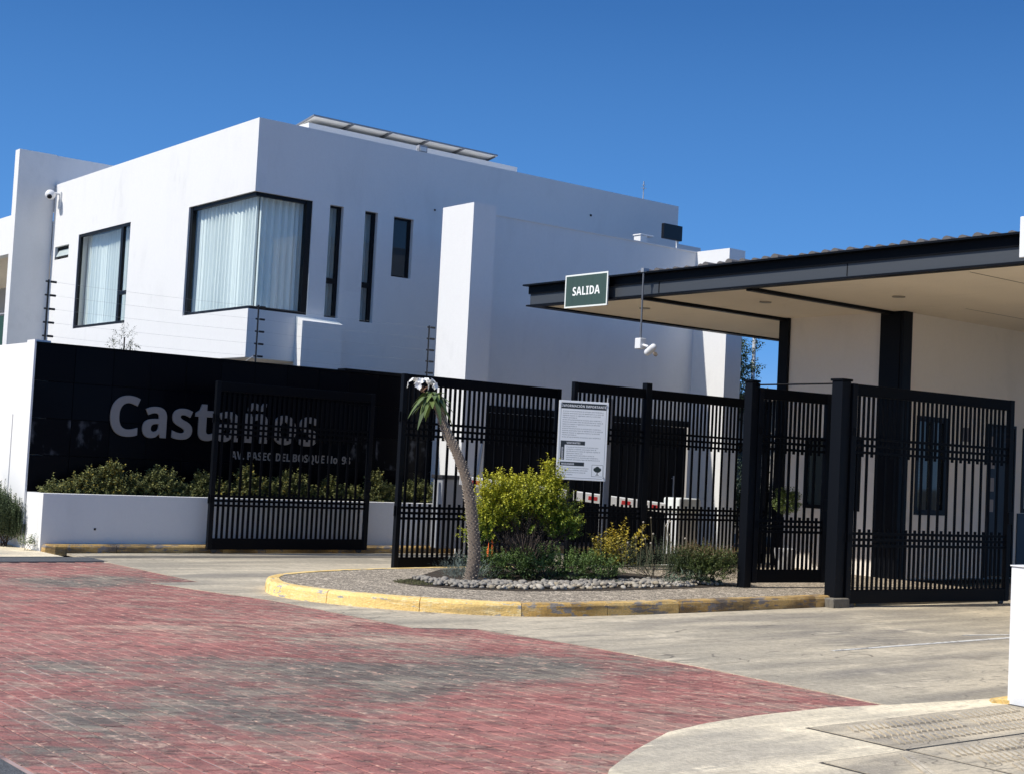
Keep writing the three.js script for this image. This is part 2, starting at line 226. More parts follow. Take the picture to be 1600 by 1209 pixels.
// painted lane line with the start of an arrow head
{
  const t = texture(512, 64, (u, v) => { const k = sm(0.3, 0.62, fbm(u * 40, v * 5, 4) + 0.12); return mix([0.23, 0.21, 0.18], [0.66, 0.64, 0.58], k); });
  struct('lane_marking', mergeGeometries([sheet([[10.6, -8.5], [14.6, -8.62], [14.6, -8.54], [10.6, -8.45]], 0.0185, 0.003), sheet([[13.2, -8.86], [13.3, -8.88], [14.3, -8.68], [14.2, -8.63]], 0.0185, 0.003)]), M(1, 1, 1, 0.8, { map: placed(t, [0.5, 4]) }));
}

// ------------------------------------------------------------------ kerbs and traffic island
function kerbRun(path, h, w, mats, name, parent, segLen, endRound) { // path of [x,z], outer face on the left hand when walking; pieces with joints
  const pts = path.map(p => new THREE.Vector2(p[0], p[1])), prof = [[0, -0.02], [0.012, h - 0.035], [0.03, h - 0.008], [0.055, h], [w, h], [w, -0.02]];
  const cum = [0]; for (let i = 1; i < pts.length; i++) cum.push(cum[i - 1] + pts[i].distanceTo(pts[i - 1]));
  const at = s => { let i = 0; while (i < pts.length - 2 && cum[i + 1] < s) i++; const k = (s - cum[i]) / (cum[i + 1] - cum[i]); return pts[i].clone().lerp(pts[i + 1], k); };
  const total = cum[cum.length - 1], N = Math.max(1, Math.round(total / segLen)), made = [];
  for (let q = 0; q < N; q++) {
    const s0 = total * q / N + 0.004, s1 = total * (q + 1) / N - 0.004, K = 8, pos = [], uv = [], rings = [];
    for (let k = 0; k <= K; k++) {
      const s = s0 + (s1 - s0) * k / K, c = at(s), a = at(Math.max(0, s - 0.12)), b = at(Math.min(total, s + 0.12)), t = b.clone().sub(a).normalize(), nn = new THREE.Vector2(-t.y, t.x); // inward
      let gir = 0; rings.push(prof.map((p, i) => { if (i) gir += Math.hypot(p[0] - prof[i - 1][0], p[1] - prof[i - 1][1]); const j = i > 0 && i < 5 ? 0.004 * (vn(s * 9 + i * 7, q) - 0.5) : 0; return { v: [c.x + nn.x * (p[0] + j), p[1] + j, c.y + nn.y * (p[0] + j)], uv: [s / 4, gir / 0.4] }; }));
    }
    const tri = (A, B, C) => { for (const o of [A, B, C]) { pos.push(...o.v); uv.push(...o.uv); } };
    for (let k = 0; k < K; k++) for (let i = 0; i < prof.length - 1; i++) { const A = rings[k][i], B = rings[k + 1][i], C = rings[k + 1][i + 1], D = rings[k][i + 1]; tri(A, C, B); tri(A, D, C); }
    for (const [R, f] of [[rings[0], 1], [rings[K], 0]]) for (let i = 1; i < prof.length - 1; i++) f ? tri(R[0], R[i + 1], R[i]) : tri(R[0], R[i], R[i + 1]);
    const g = new THREE.BufferGeometry(); g.setAttribute('position', new THREE.Float32BufferAttribute(pos, 3)); g.setAttribute('uv', new THREE.Float32BufferAttribute(uv, 2)); g.computeVertexNormals();
    made.push(part(name, g, typeof mats === 'function' ? mats(q, N) : mats, parent));
  }
  return made;
}
const front = [[17.9, -11.35], [16, -11.36], [14.3, -11.4], [13, -11.36], [11.6, -11.33], [10.4, -11.34], [9.6, -11.42], [9.05, -11.66], [8.58, -12.05], [8.2, -12.5], [7.92, -13.0], [7.74, -13.5], [7.74, -13.95], [7.9, -14.4], [8.15, -14.78], [8.6, -15.1], [9.2, -15.35], [9.9, -15.52], [10.7, -15.64], [12, -15.72], [17.9, -15.75]];
const smoothPath = (p, n) => { const c = new THREE.CatmullRomCurve3(p.map(q => new THREE.Vector3(q[0], 0, q[1])), false, 'centripetal'); return c.getSpacedPoints(n).map(v => [v.x, v.z]); };
const kerbLine = smoothPath(front, 160);
{
  const isl = struct('traffic_island', sheet(kerbLine.map(([x, z], i) => { const a = kerbLine[Math.max(0, i - 1)], b = kerbLine[Math.min(kerbLine.length - 1, i + 1)], l = Math.hypot(b[0] - a[0], b[1] - a[1]); return [x - (b[1] - a[1]) / l * 0.10, z + (b[0] - a[0]) / l * 0.10]; }), 0.146, 0.2), pebble);
  tag(isl, 'raised traffic island of exposed aggregate with a chipped yellow kerb');
  isl.userData.kind = 'structure';
  kerbRun(kerbLine, 0.152, 0.16, (q, N) => { const f = (q + 0.5) / N; return f < 0.145 ? kerbBare : f < 0.27 ? kerbMatShade : f < 0.36 ? kerbMatWornShade : kerbMat; }, 'kerb_stone', isl, 1.05);  // front run uses the paints with shade coloured in
}
{
  const k = new THREE.Group(); k.name = 'planter_kerb'; k.userData = { kind: 'structure' }; scene.add(k);
  kerbRun([[30, -19.575], [16, -19.575], [12.6, -19.575], [9.7, -19.575], [7.5, -19.575], [7.34, -19.6], [7.27, -19.68], [7.255, -19.8]], 0.135, 0.17, kerbMatShade, 'kerb_stone', k, 1.2);  // kerb paint with shade coloured in
  const k2 = new THREE.Group(); k2.name = 'corner_kerb'; k2.userData = { kind: 'structure' }; scene.add(k2);
  kerbRun([[9.27, -5.97], [9.3, -6.04], [9.42, -6.08], [14, -6.08]], 0.055, 0.15, kerbMat, 'kerb_stone', k2, 1.2);
}

// ------------------------------------------------------------------ house
function windowX(parent, x, z0, z1, y0, y1, o = {}) { // z0 is the near edge (greater z); set back in a wall facing -x
  const d = o.depth ?? 0.07, f = o.f ?? 0.06, w = part('window', mergeGeometries([box(x + d, x + d + 0.06, y0, y0 + f, z1, z0), box(x + d, x + d + 0.06, y1 - f, y1, z1, z0), box(x + d, x + d + 0.06, y0 + f, y1 - f, z1, z1 + (o.fl ?? f)), box(x + d, x + d + 0.06, y0 + f, y1 - f, z0 - (o.fr ?? f), z0)]), frameMat, parent);
  return w;
}
function pane(w, axis, c, a0, a1, y0, y1, mat = glass) { const g = new THREE.PlaneGeometry(Math.abs(a1 - a0), y1 - y0); if (axis === 'x') { g.rotateY(-Math.PI / 2); g.translate(c, (y0 + y1) / 2, (a0 + a1) / 2); } else g.translate((a0 + a1) / 2, (y0 + y1) / 2, c); return part('pane', g, mat, w); }
function curtain(w, axis, c, a0, a1, y0, y1, seed, pitch = 0.15) {
  const n = Math.round(Math.abs(a1 - a0) / 0.011), rows = 10, pos = [], r = mulberry(seed), ph = []; let t = 0; const off = [];
  for (let i = 0; i <= n; i++) { t += (0.011 / pitch) * 2 * Math.PI * (0.6 + 0.8 * vn(i * 0.13, seed)); off.push(0.042 * Math.sin(t) + 0.02 * Math.sin(t * 2.1 + seed) + 0.02 * (vn(i * 0.05, seed + 4) - 0.5)); }
  const V = (i, j) => { const a = a0 + (a1 - a0) * i / n, y = y0 + (y1 - y0) * j / rows, k = 1 + 0.35 * (1 - j / rows) * (vn(i * 0.04, seed + 9) - 0.3), d = c + off[i] * k + 0.02 * (1 - j / rows) * (vn(i * 0.02, j * 0.4 + seed) - 0.5); return axis === 'x' ? [d, y, a] : [a, y, d]; };
  for (let i = 0; i < n; i++) for (let j = 0; j < rows; j++) { const A = V(i, j), B = V(i + 1, j), C = V(i + 1, j + 1), D = V(i, j + 1); pos.push(...A, ...B, ...C, ...A, ...C, ...D); }
  const g = new THREE.BufferGeometry(); g.setAttribute('position', new THREE.Float32BufferAttribute(pos, 3)); const m = mergeVertices(g, 1e-4); m.computeVertexNormals(); return part('curtain', m, curtainMat, w);
}
const HX = 11.95, HZ = -23, HT = 7.62;
{
  const h = thing('modern_house', 'large white flat-roofed two storey house with curtained corner window behind the black sign wall', 'house');
  // west wall with the notch of the corner window, south wall
  part('wall', wallX(HX, 0.22, [[23, 3.25], [33.1, 3.25], [33.1, HT], [23, HT], [23, 6.27], [25.72, 6.27], [25.72, 4.13], [23, 4.13]], [[28.52, 31.42, 4.12, 6.27], [31.99, 32.86, 5.8, 6.11]]), white, h);
  part('wall', wallZ(HZ, 0.22, [[12.17, 3.25], [13.2, 3.25], [13.2, 0], [22.67, 0], [22.67, HT], [12.17, HT], [12.17, 6.27], [13.16, 6.27], [13.16, 4.13], [12.17, 4.13]], [[13.53, 13.83, 4.14, 6.26], [14.31, 14.6, 4.13, 6.26], [14.97, 15.43, 5.08, 6.25]]), whiteB, h);
  part('wall', mergeGeometries([box(22.45, 22.67, 0, HT, -33.1, -23.22), box(12.17, 22.45, 3.25, HT, -33.1, -32.9)]), white, h);
  part('floor_slab', box(12.17, 22.45, 3.25, 3.5, -32.9, -23.22), soffitMat, h);
  part('roof_slab', box(12.17, 22.45, 7.05, 7.28, -32.9, -23.22), white, h);
  part('partition', mergeGeometries([box(14.0, 14.1, 3.5, 7.05, -32.9, -23.22), box(12.17, 14.0, 3.5, 7.05, -27.3, -27.2), box(14.1, 22.45, 3.5, 7.05, -26.1, -26.0), box(14.1, 14.1 + 0.06, 3.5, 7.05, -26, -23.22), box(14.82, 14.88, 3.5, 7.05, -26, -23.22)]), room, h);
  part('lower_wall', mergeGeometries([box(13.2, 13.4, 0, 3.25, -33, -23.22), box(13.4, 22.4, 0, 3.25, -33.1, -32.9)]), white, h);
  // shallow projecting box beside the corner window, its top sloped
  { const s = new THREE.Shape([[0, 0], [0.25, 0], [0.25, 4.0], [0, 4.09]].map(p => new THREE.Vector2(...p))); const g = new THREE.ExtrudeGeometry(s, { depth: 0.86, bevelEnabled: false }); g.applyMatrix4(new THREE.Matrix4().makeBasis(new THREE.Vector3(0, 0, 1), new THREE.Vector3(0, 1, 0), new THREE.Vector3(-1, 0, 0)).setPosition(13.8, 0, -23)); part('service_box', uvM(g), whiteB, h); }
  // corner window
  const cw = part('window', mergeGeometries([
    box(12.0, 12.07, 6.20, 6.27, -25.66, -23.05), box(12.0, 12.07, 4.13, 4.19, -25.66, -23.05), box(11.99, 12.10, 4.13, 6.27, -25.72, -25.62),
    box(12.07, 13.06, 6.20, 6.27, -23.12, -23.05), box(12.07, 13.06, 4.13, 4.19, -23.12, -23.05), box(13.05, 13.16, 4.13, 6.27, -23.16, -23.03)]), frameMat, h);
  pane(cw, 'x', 12.035, -25.62, -23.085, 4.19, 6.2); pane(cw, 'z', -23.085, 12.035, 13.05, 4.19, 6.2);
  curtain(cw, 'x', 12.19, -25.8, -23.26, 4.15, 6.24, 3); curtain(cw, 'z', -23.27, 12.2, 13.22, 4.15, 6.24, 5, 0.13);
  // big west window with a narrow side light
  const w2 = windowX(h, HX, -28.52, -31.42, 4.12, 6.27, { fl: 0.1, depth: 0.015, fr: 0.03 });
  w2.geometry = mergeGeometries([w2.geometry, box(HX + 0.015, HX + 0.085, 4.18, 6.21, -29.04, -28.92), box(HX + 0.016, HX + 0.074, 4.74, 4.82, -28.92, -28.55)]);
  pane(w2, 'x', HX + 0.045, -31.32, -29.04, 4.18, 6.21); pane(w2, 'x', HX + 0.045, -28.92, -28.55, 4.82, 6.21); pane(w2, 'x', HX + 0.045, -28.92, -28.55, 4.18, 4.74);
  curtain(w2, 'x', HX + 0.27, -31.8, -28.3, 4.13, 6.25, 11);
  // small tilted vent window
  const w3 = windowX(h, HX, -31.99, -32.86, 5.8, 6.11, { f: 0.04 });
  { const g = new THREE.PlaneGeometry(0.79, 0.23); g.rotateY(-Math.PI / 2); g.rotateZ(-0.45); g.translate(HX + 0.05, 5.95, -32.42); part('pane', g, P(0.62, 0.7, 0.69, 0.3, { transmission: 0.2, thickness: 0, side: THREE.DoubleSide }), w3); part('sash', (() => { const s = mergeGeometries([box(-0.012, 0.012, -0.125, -0.1, -0.4, 0.4), box(-0.012, 0.012, 0.1, 0.125, -0.4, 0.4)]); s.rotateZ(-0.45); s.translate(HX + 0.05, 5.95, -32.42); return s; })(), frameMat, w3); }
  // slot windows on the shaded side
  const winZ = (x0, x1, y0, y1, fr, tr) => {
    const z = -23.09, t = 0.05, fl = 0.035, gs = [box(x0, x1, y0, y0 + fl, z - 0.06, z), box(x0, x1, y1 - fl, y1, z - 0.06, z), box(x0, x0 + fl, y0 + fl, y1 - fl, z - 0.06, z), box(x1 - fr, x1, y0 + fl, y1 - fl, z - 0.06, z)]; if (tr) gs.push(box(x0 + fl, x1 - fr, tr - 0.05, tr + 0.05, z - 0.058, z - 0.002));
    const w = part('window', mergeGeometries(gs), frameMat, h);
    if (tr) { pane(w, 'z', z - 0.03, x0 + fl, x1 - fr, tr + 0.05, y1 - fl); pane(w, 'z', z - 0.03, x0 + fl, x1 - fr, y0 + fl, tr - 0.05); curtain(w, 'z', z - 0.25, x0 - 0.05, x1 + 0.05, y0 - 0.05, y1 + 0.05, 17 + x0, 0.09); } else pane(w, 'z', z - 0.03, x0 + fl, x1 - fr, y0 + fl, y1 - fl, darkGlass);
  };
  winZ(13.53, 13.83, 4.14, 6.26, 0.07, 4.84); winZ(14.31, 14.6, 4.13, 6.26, 0.07, 4.85); winZ(14.97, 15.43, 5.08, 6.25, 0.06, 0);
  part('stair_head', mergeGeometries([box(14.1, 19.5, 7.28, 8.25, -25.4, -25), box(14.1, 19.5, 7.28, 7.95, -28.5, -25.4)]), white, h);
  part('roof_block', box(22.7, 23.75, 5.2, 6.83, -24.6, -23.3), whiteB, h);
  part('weep_hole', box(20.0, 20.04, 7.0, 7.04, -23.03, -22.98), frameMat, h); part('weep_hole', box(15.9, 15.93, 6.5, 6.53, -23.03, -22.98), frameMat, h);
}
// solar panels tilted away from us on the stair head
{
  const lab = ['leftmost', 'second from left', 'middle', 'fourth from left', 'rightmost'];
  const pm = M(0.88, 0.86, 0.81, 0.6), fm = M(0.30, 0.31, 0.33, 0.4, { metalness: 0.4 }), cell = M(0.01, 0.014, 0.03, 0.2);
  let x = 14.12;
  for (let i = 0; i < 5; i++) {
    const w = 0.93, t = thing('solar_panel', lab[i] + ' of the five tilted solar panels on the white house roof', 'solar panel', [x, 8.385, -24.86], 'solar panels on the house roof');
    const tilt = new THREE.Group(); const rot = g => { g.rotateX(-0.145); return g; };
    part('backsheet', rot(box(0.03, w - 0.03, -0.012, 0, -1.85, -0.03)), pm, t); part('cells', rot(box(0.03, w - 0.03, 0.002, 0.014, -1.85, -0.03)), cell, t);
    part('frame', rot(mergeGeometries([box(0, 0.03, -0.016, 0.016, -1.88, 0), box(w - 0.03, w, -0.016, 0.016, -1.88, 0), box(0.03, w - 0.03, -0.014, 0.016, -0.014, 0), box(0.03, w - 0.03, -0.016, 0.016, -1.88, -1.85)])), fm, t);
    part('strut', rot(box(w - 0.07, w - 0.035, -0.045, -0.0215, -1.8, -0.05)), M(0.12, 0.12, 0.12, 0.5), t);
    x += 0.945;
  }
}
// roof and wall fittings
{
  const f = thing('floodlight', 'small grey floodlight on the parapet under the solar panels', 'floodlight', [15.56, 7.62, -23.05]);
  part('housing', rbox(-0.1, 0.1, 0.0, 0.13, -0.05, 0.06, 0.012), M(0.3, 0.31, 0.33, 0.5), f); part('lens', box(-0.075, 0.075, 0.015, 0.095, 0.061, 0.066), M(0.8, 0.8, 0.76, 0.2), f); part('bracket', box(-0.12, -0.102, -0.06, 0.06, -0.03, 0.03), galv, f);
  const a = thing('roof_antenna', 'thin wire antenna standing on the far end of the house roof', 'antenna', [21.74, 7.55, -23.2]);
  part('mast', bar([0, 0, 0], [0, 0.52, 0], 0.012), galv, a); part('element', mergeGeometries([bar([-0.08, 0.36, 0], [0.08, 0.37, 0], 0.006), bar([-0.05, 0.43, 0], [0.05, 0.44, 0], 0.006)]), galv, a);
  const b = thing('black_panel', 'black rectangular panel on a short white post above the roof edge', 'panel', [21.24, 6.05, -22]);
  part('board', rbox(0, 0.57, 0.55, 0.88, -0.05, 0.03, 0.01), M(0.006, 0.006, 0.007, 0.35), b); part('post', box(0.47, 0.52, -0.2, 0.55, -0.06, -0.055 + 0.03), whitePaint, b);
  const v = thing('roof_vent', 'small white square vent box rising behind the gateway wall', 'vent', [20.03, 5.6, -21.4]);
  part('shaft', box(0, 0.19, 0, 0.84, -0.2, 0), white, v); part('cap', rbox(-0.02, 0.36, 0.84, 0.87, -0.22, 0.02, 0.008), white, v);
  const c = thing('security_camera', 'white dome camera fixed to the far corner of the house', 'camera', [11.85, 7.3, -32.7]);
  part('bracket', mergeGeometries([bar([0.1, 0.05, 0], [-0.12, 0.05, 0], 0.03), box(0.06, 0.1, -0.3, 0.1, -0.06, 0.06)]), whitePaint, c); part('housing', (() => { const g = new THREE.SphereGeometry(0.12, 18, 12); g.translate(-0.16, 0, 0); return g; })(), whitePaint, c); part('lens', (() => { const g = new THREE.SphereGeometry(0.06, 12, 8); g.translate(-0.2, -0.05, 0.07); return g; })(), frameMat, c);
}
// neighbouring house with the tall fin wall
{
  const n = thing('neighbour_house', 'white neighbouring house with tall fin wall and recessed balcony at the left edge', 'house');
  part('fin_wall', box(11.05, 11.94, 0, 8.34, -33.4, -33.12), whiteB, n);
  part('roof_wall', box(11.94, 15.5, 7.0, 8.33, -33.42, -33.14), whiteB, n);
  part('wall', mergeGeometries([box(11.3, 11.5, 5.98, 6.91, -46, -33.45), box(11.3, 11.5, 0, 3.6, -46, -33.45)]), white, n);
  part('balcony_slab', box(11.5, 14, 3.4, 3.6, -46, -33.45), white, n); part('soffit', box(11.5, 14, 5.98, 6.1, -46, -33.45), soffitMat, n); part('balcony_wall', box(13.9, 14.1, 3.6, 5.98, -46, -33.45), M(0.42, 0.42, 0.42, 0.9), n); part('roof', box(11.5, 20, 6.6, 6.8, -46, -33.45), white, n);
  part('railing_mesh', box(11.34, 11.36, 3.6, 4.5, -46, -33.5), M(0.012, 0.06, 0.045, 0.8), n); part('handrail', bar([11.35, 4.54, -46], [11.35, 4.54, -33.5], 0.03), M(0.3, 0.3, 0.3, 0.5), n);
  part('downlight', mergeGeometries([-34.6, -35.4].map(z => { const g = new THREE.CylinderGeometry(0.07, 0.07, 0.02, 16); g.translate(12.1, 5.97, z); return g; })), M(0.5, 0.45, 0.35, 0.5), n);
}

// ------------------------------------------------------------------ boundary wall, sign wall, planter
{
  const b = thing('boundary_wall', 'sunlit white rendered garden wall running back from the end of the black sign wall', 'wall');
  part('wall', box(7.25, 7.45, 0, 3.0, -60, -20.72), white, b); part('end_pier', mergeGeometries([box(7.215, 7.2435, 0.0, 3.03, -20.72, -20.402), box(7.2435, 7.47, 0.0, 3.03, -20.72, -20.45)]), white, b);
  part('render_patch', box(7.235, 7.25, 0, 1.95, -60, -21.2), white, b);
}
const font = await new FontLoader().loadAsync('fonts/droid/droid_sans_bold.typeface.json');
{
  const s = thing('sign_wall', 'long black tiled wall with grey raised letters behind the planter', 'sign wall');
  part('core', box(7.47, 14.32, 0.0, 2.975, -20.62, -20.43), P(0.001, 0.0012, 0.002, 0.6, { specularIntensity: 0.2 }), s);
  part('coping', mergeGeometries([box(7.24, 12.46, 2.98, 3.0, -20.63, -20.395), box(12.463, 14.33, 2.98, 3.035, -20.63, -20.39)]), P(0.002, 0.0025, 0.004, 0.5, { specularIntensity: 0.2 }), s);
  const stainT = k => texture(256, 256, (u, v) => { const n = fbm(u * 4 + k * 9, v * 1.6 + k, 5), m = fbm(u * 9 + k, v * 7, 4); let c = [0.0012, 0.0014, 0.0032]; c = mix(c, [0.13, 0.135, 0.15], 0.6 * sm(0.54, 0.82, n * 0.7 + m * 0.3)); return c; });
  const mats = [0, 1, 2].map(i => P([0.0012, 0.001, 0.0016][i], [0.0014, 0.0012, 0.0018][i], [0.0034, 0.003, 0.004][i], [0.22, 0.28, 0.19][i], { specularIntensity: 0.16 })), stained = [3, 4].map(k => P(1, 1, 1, 0.35, { map: stainT(k), specularIntensity: 0.16 }));
  const tw = 0.592, th = 0.537, tg = new RoundedBoxGeometry(tw - 0.006, th - 0.006, 0.02, 1, 0.003);
  for (let i = 0; i < 12; i++) for (let j = 0; j < 4; j++) {
    const st = (i === 10 || i === 11) && j === 1 || (i === 9 && j === 1) || (i === 0 && j === 1) || (i === 1 && j === 1);
    const m = part('tile', tg, st ? stained[(i + j) % 2] : mats[Math.floor(rnd() * 3)], s); m.position.set(7.245 + tw * (i + 0.5), 0.83 + th * (j + 0.5), -20.418 + rr(0, 0.004)); m.rotation.set(rr(-0.003, 0.003), rr(-0.003, 0.003), 0);
  }
  const lm = M(0.25, 0.232, 0.218, 0.55);
  const word = (str, x0, x1, yb, capH, depth, z) => {
    const geos = []; let pen = 0; const size = 1;
    for (const ch of str) { if (ch === ' ') { pen += 0.3; continue; } const g = new TextGeometry(ch, { font, size, depth, curveSegments: 8, bevelEnabled: depth > 0.015, bevelThickness: 0.004, bevelSize: 0.006, bevelSegments: 1 }); g.computeBoundingBox(); const gl = font.data.glyphs[ch], adv = gl ? gl.ha / font.data.resolution : g.boundingBox.max.x + 0.06; geos.push([g, pen]); pen += adv; }
    const tot = pen - 0.08, sx = (x1 - x0) / tot, cap = 0.714 / 1, sy = capH / (0.99);
    for (const [g, p] of geos) { const m = new THREE.Matrix4().makeScale(sx, sy, 1); g.translate(p, 0, 0); g.applyMatrix4(m); g.translate(x0, yb, z); part('letter', g.index ? g.toNonIndexed() : g, lm, s); }
  };
  word('Castaños', 8.37, 11.97, 1.71, 0.595, 0.03, -20.395);
  word('AV. PASEO DEL BOSQUE No. 98', 10.45, 12.66, 1.435, 0.125, 0.012, -20.398);
}
{
  const p = thing('planter', 'long low white rendered planter wall in front of the black sign wall', 'planter');
  part('front_wall', rbox(7.25, 14.3, 0, 0.84, -19.90, -19.75, 0.008), planterMat, p); part('end_wall', box(7.25, 7.42, 0, 0.832, -20.42, -19.90), white, p); part('soil', box(7.42, 14.3, 0.3, 0.78, -20.42, -19.90), soil, p);
  part('spout', box(8.02, 8.05, 0.33, 0.36, -19.755, -19.745), frameMat, p);
}
// electric fence on the walls
{
  const e = thing('electric_fence', 'five strand electric security fence with black posts on top of the walls', 'electric fence');
  const posts = [[7.4, -20.52], [10.85, -20.52], [14.22, -20.52]], blk = M(0.008, 0.008, 0.009, 0.5);
  for (const [x, z] of posts) { part('pole', bar([x, 2.95, z], [x, 3.93, z], 0.014, 10), blk, e); for (let k = 0; k < 5; k++) part('insulator', mergeGeometries([bar([x + 0.02, 3.1 + k * 0.2, z + 0.02], [x + 0.11, 3.1 + k * 0.2, z + 0.02], 0.017, 8), bar([x - 0.05, 3.1 + k * 0.2, z + 0.02], [x - 0.02, 3.1 + k * 0.2, z + 0.02], 0.014, 8)]), blk, e); }
  const wires = []; for (let k = 0; k < 5; k++) for (let i = 0; i < 2; i++) { const y = 3.1 + k * 0.2, a = posts[i], b = posts[i + 1]; const c = new THREE.QuadraticBezierCurve3(new THREE.Vector3(a[0] + 0.1, y, a[1] + 0.02), new THREE.Vector3((a[0] + b[0]) / 2, y - 0.03, a[1] + 0.02), new THREE.Vector3(b[0] - 0.03, y, b[1] + 0.02)); wires.push(new THREE.TubeGeometry(c, 10, 0.0011, 4)); }
  part('wire', mergeGeometries(wires), M(0.35, 0.36, 0.37, 0.5), e); part('stay', bar([10.72, 2.98, -20.7], [10.84, 3.12, -20.53], 0.006), M(0.5, 0.5, 0.5, 0.5), e);
}

// ------------------------------------------------------------------ gateway block with two piers
{
  const g = thing('gateway_wall', 'tall white gateway wall between two square piers with black doors below', 'building');
  part('pier', box(14.34, 14.83, 0, 6.04, -20.46, -19.54), white, g); part('pier', box(20.74, 21.2, 0, 6.1, -20.46, -19.54), white, g);
  part('upper_wall', box(14.83, 20.74, 2.62, 6.08, -20.68, -20.46), whiteB, g); part('cap', box(14.83, 20.74, 6.08, 6.1, -20.7, -20.44), white, g);
  part('lintel', box(14.83, 20.74, 2.5, 2.62, -20.66, -20.44), frameMat, g);
  const dm = P(0.0035, 0.004, 0.0065, 0.5, { specularIntensity: 0.3 }); for (let i = 0; i < 10; i++) part('door_panel', rbox(14.84 + i * 0.59, 14.84 + (i + 1) * 0.59 - 0.012, 0.15, 2.49, -20.56, -20.5 + (i % 2) * 0.004, 0.006), dm, g);
  part('handle', mergeGeometries([bar([20.35, 1.0, -20.44], [20.35, 1.5, -20.44], 0.018), bar([20.35, 1.05, -20.5], [20.35, 1.05, -20.44], 0.012), bar([20.35, 1.45, -20.5], [20.35, 1.45, -20.44], 0.012)]), galv, g);
  part('wall_light', rbox(15.05, 15.4, 2.56, 2.8, -20.45, -20.36, 0.01), whitePaint, g); part('conduit', mergeGeometries([bar([14.95, 2.5, -20.43], [14.95, 2.75, -20.43], 0.02), bar([14.7, 1.3, -19.52], [14.78, 1.95, -19.52], 0.02)]), galv, g);
  part('plinth', box(14.83, 30, 0, 0.15, -20.5, -19.75), M(0.07, 0.05, 0.045, 0.9), g);
}

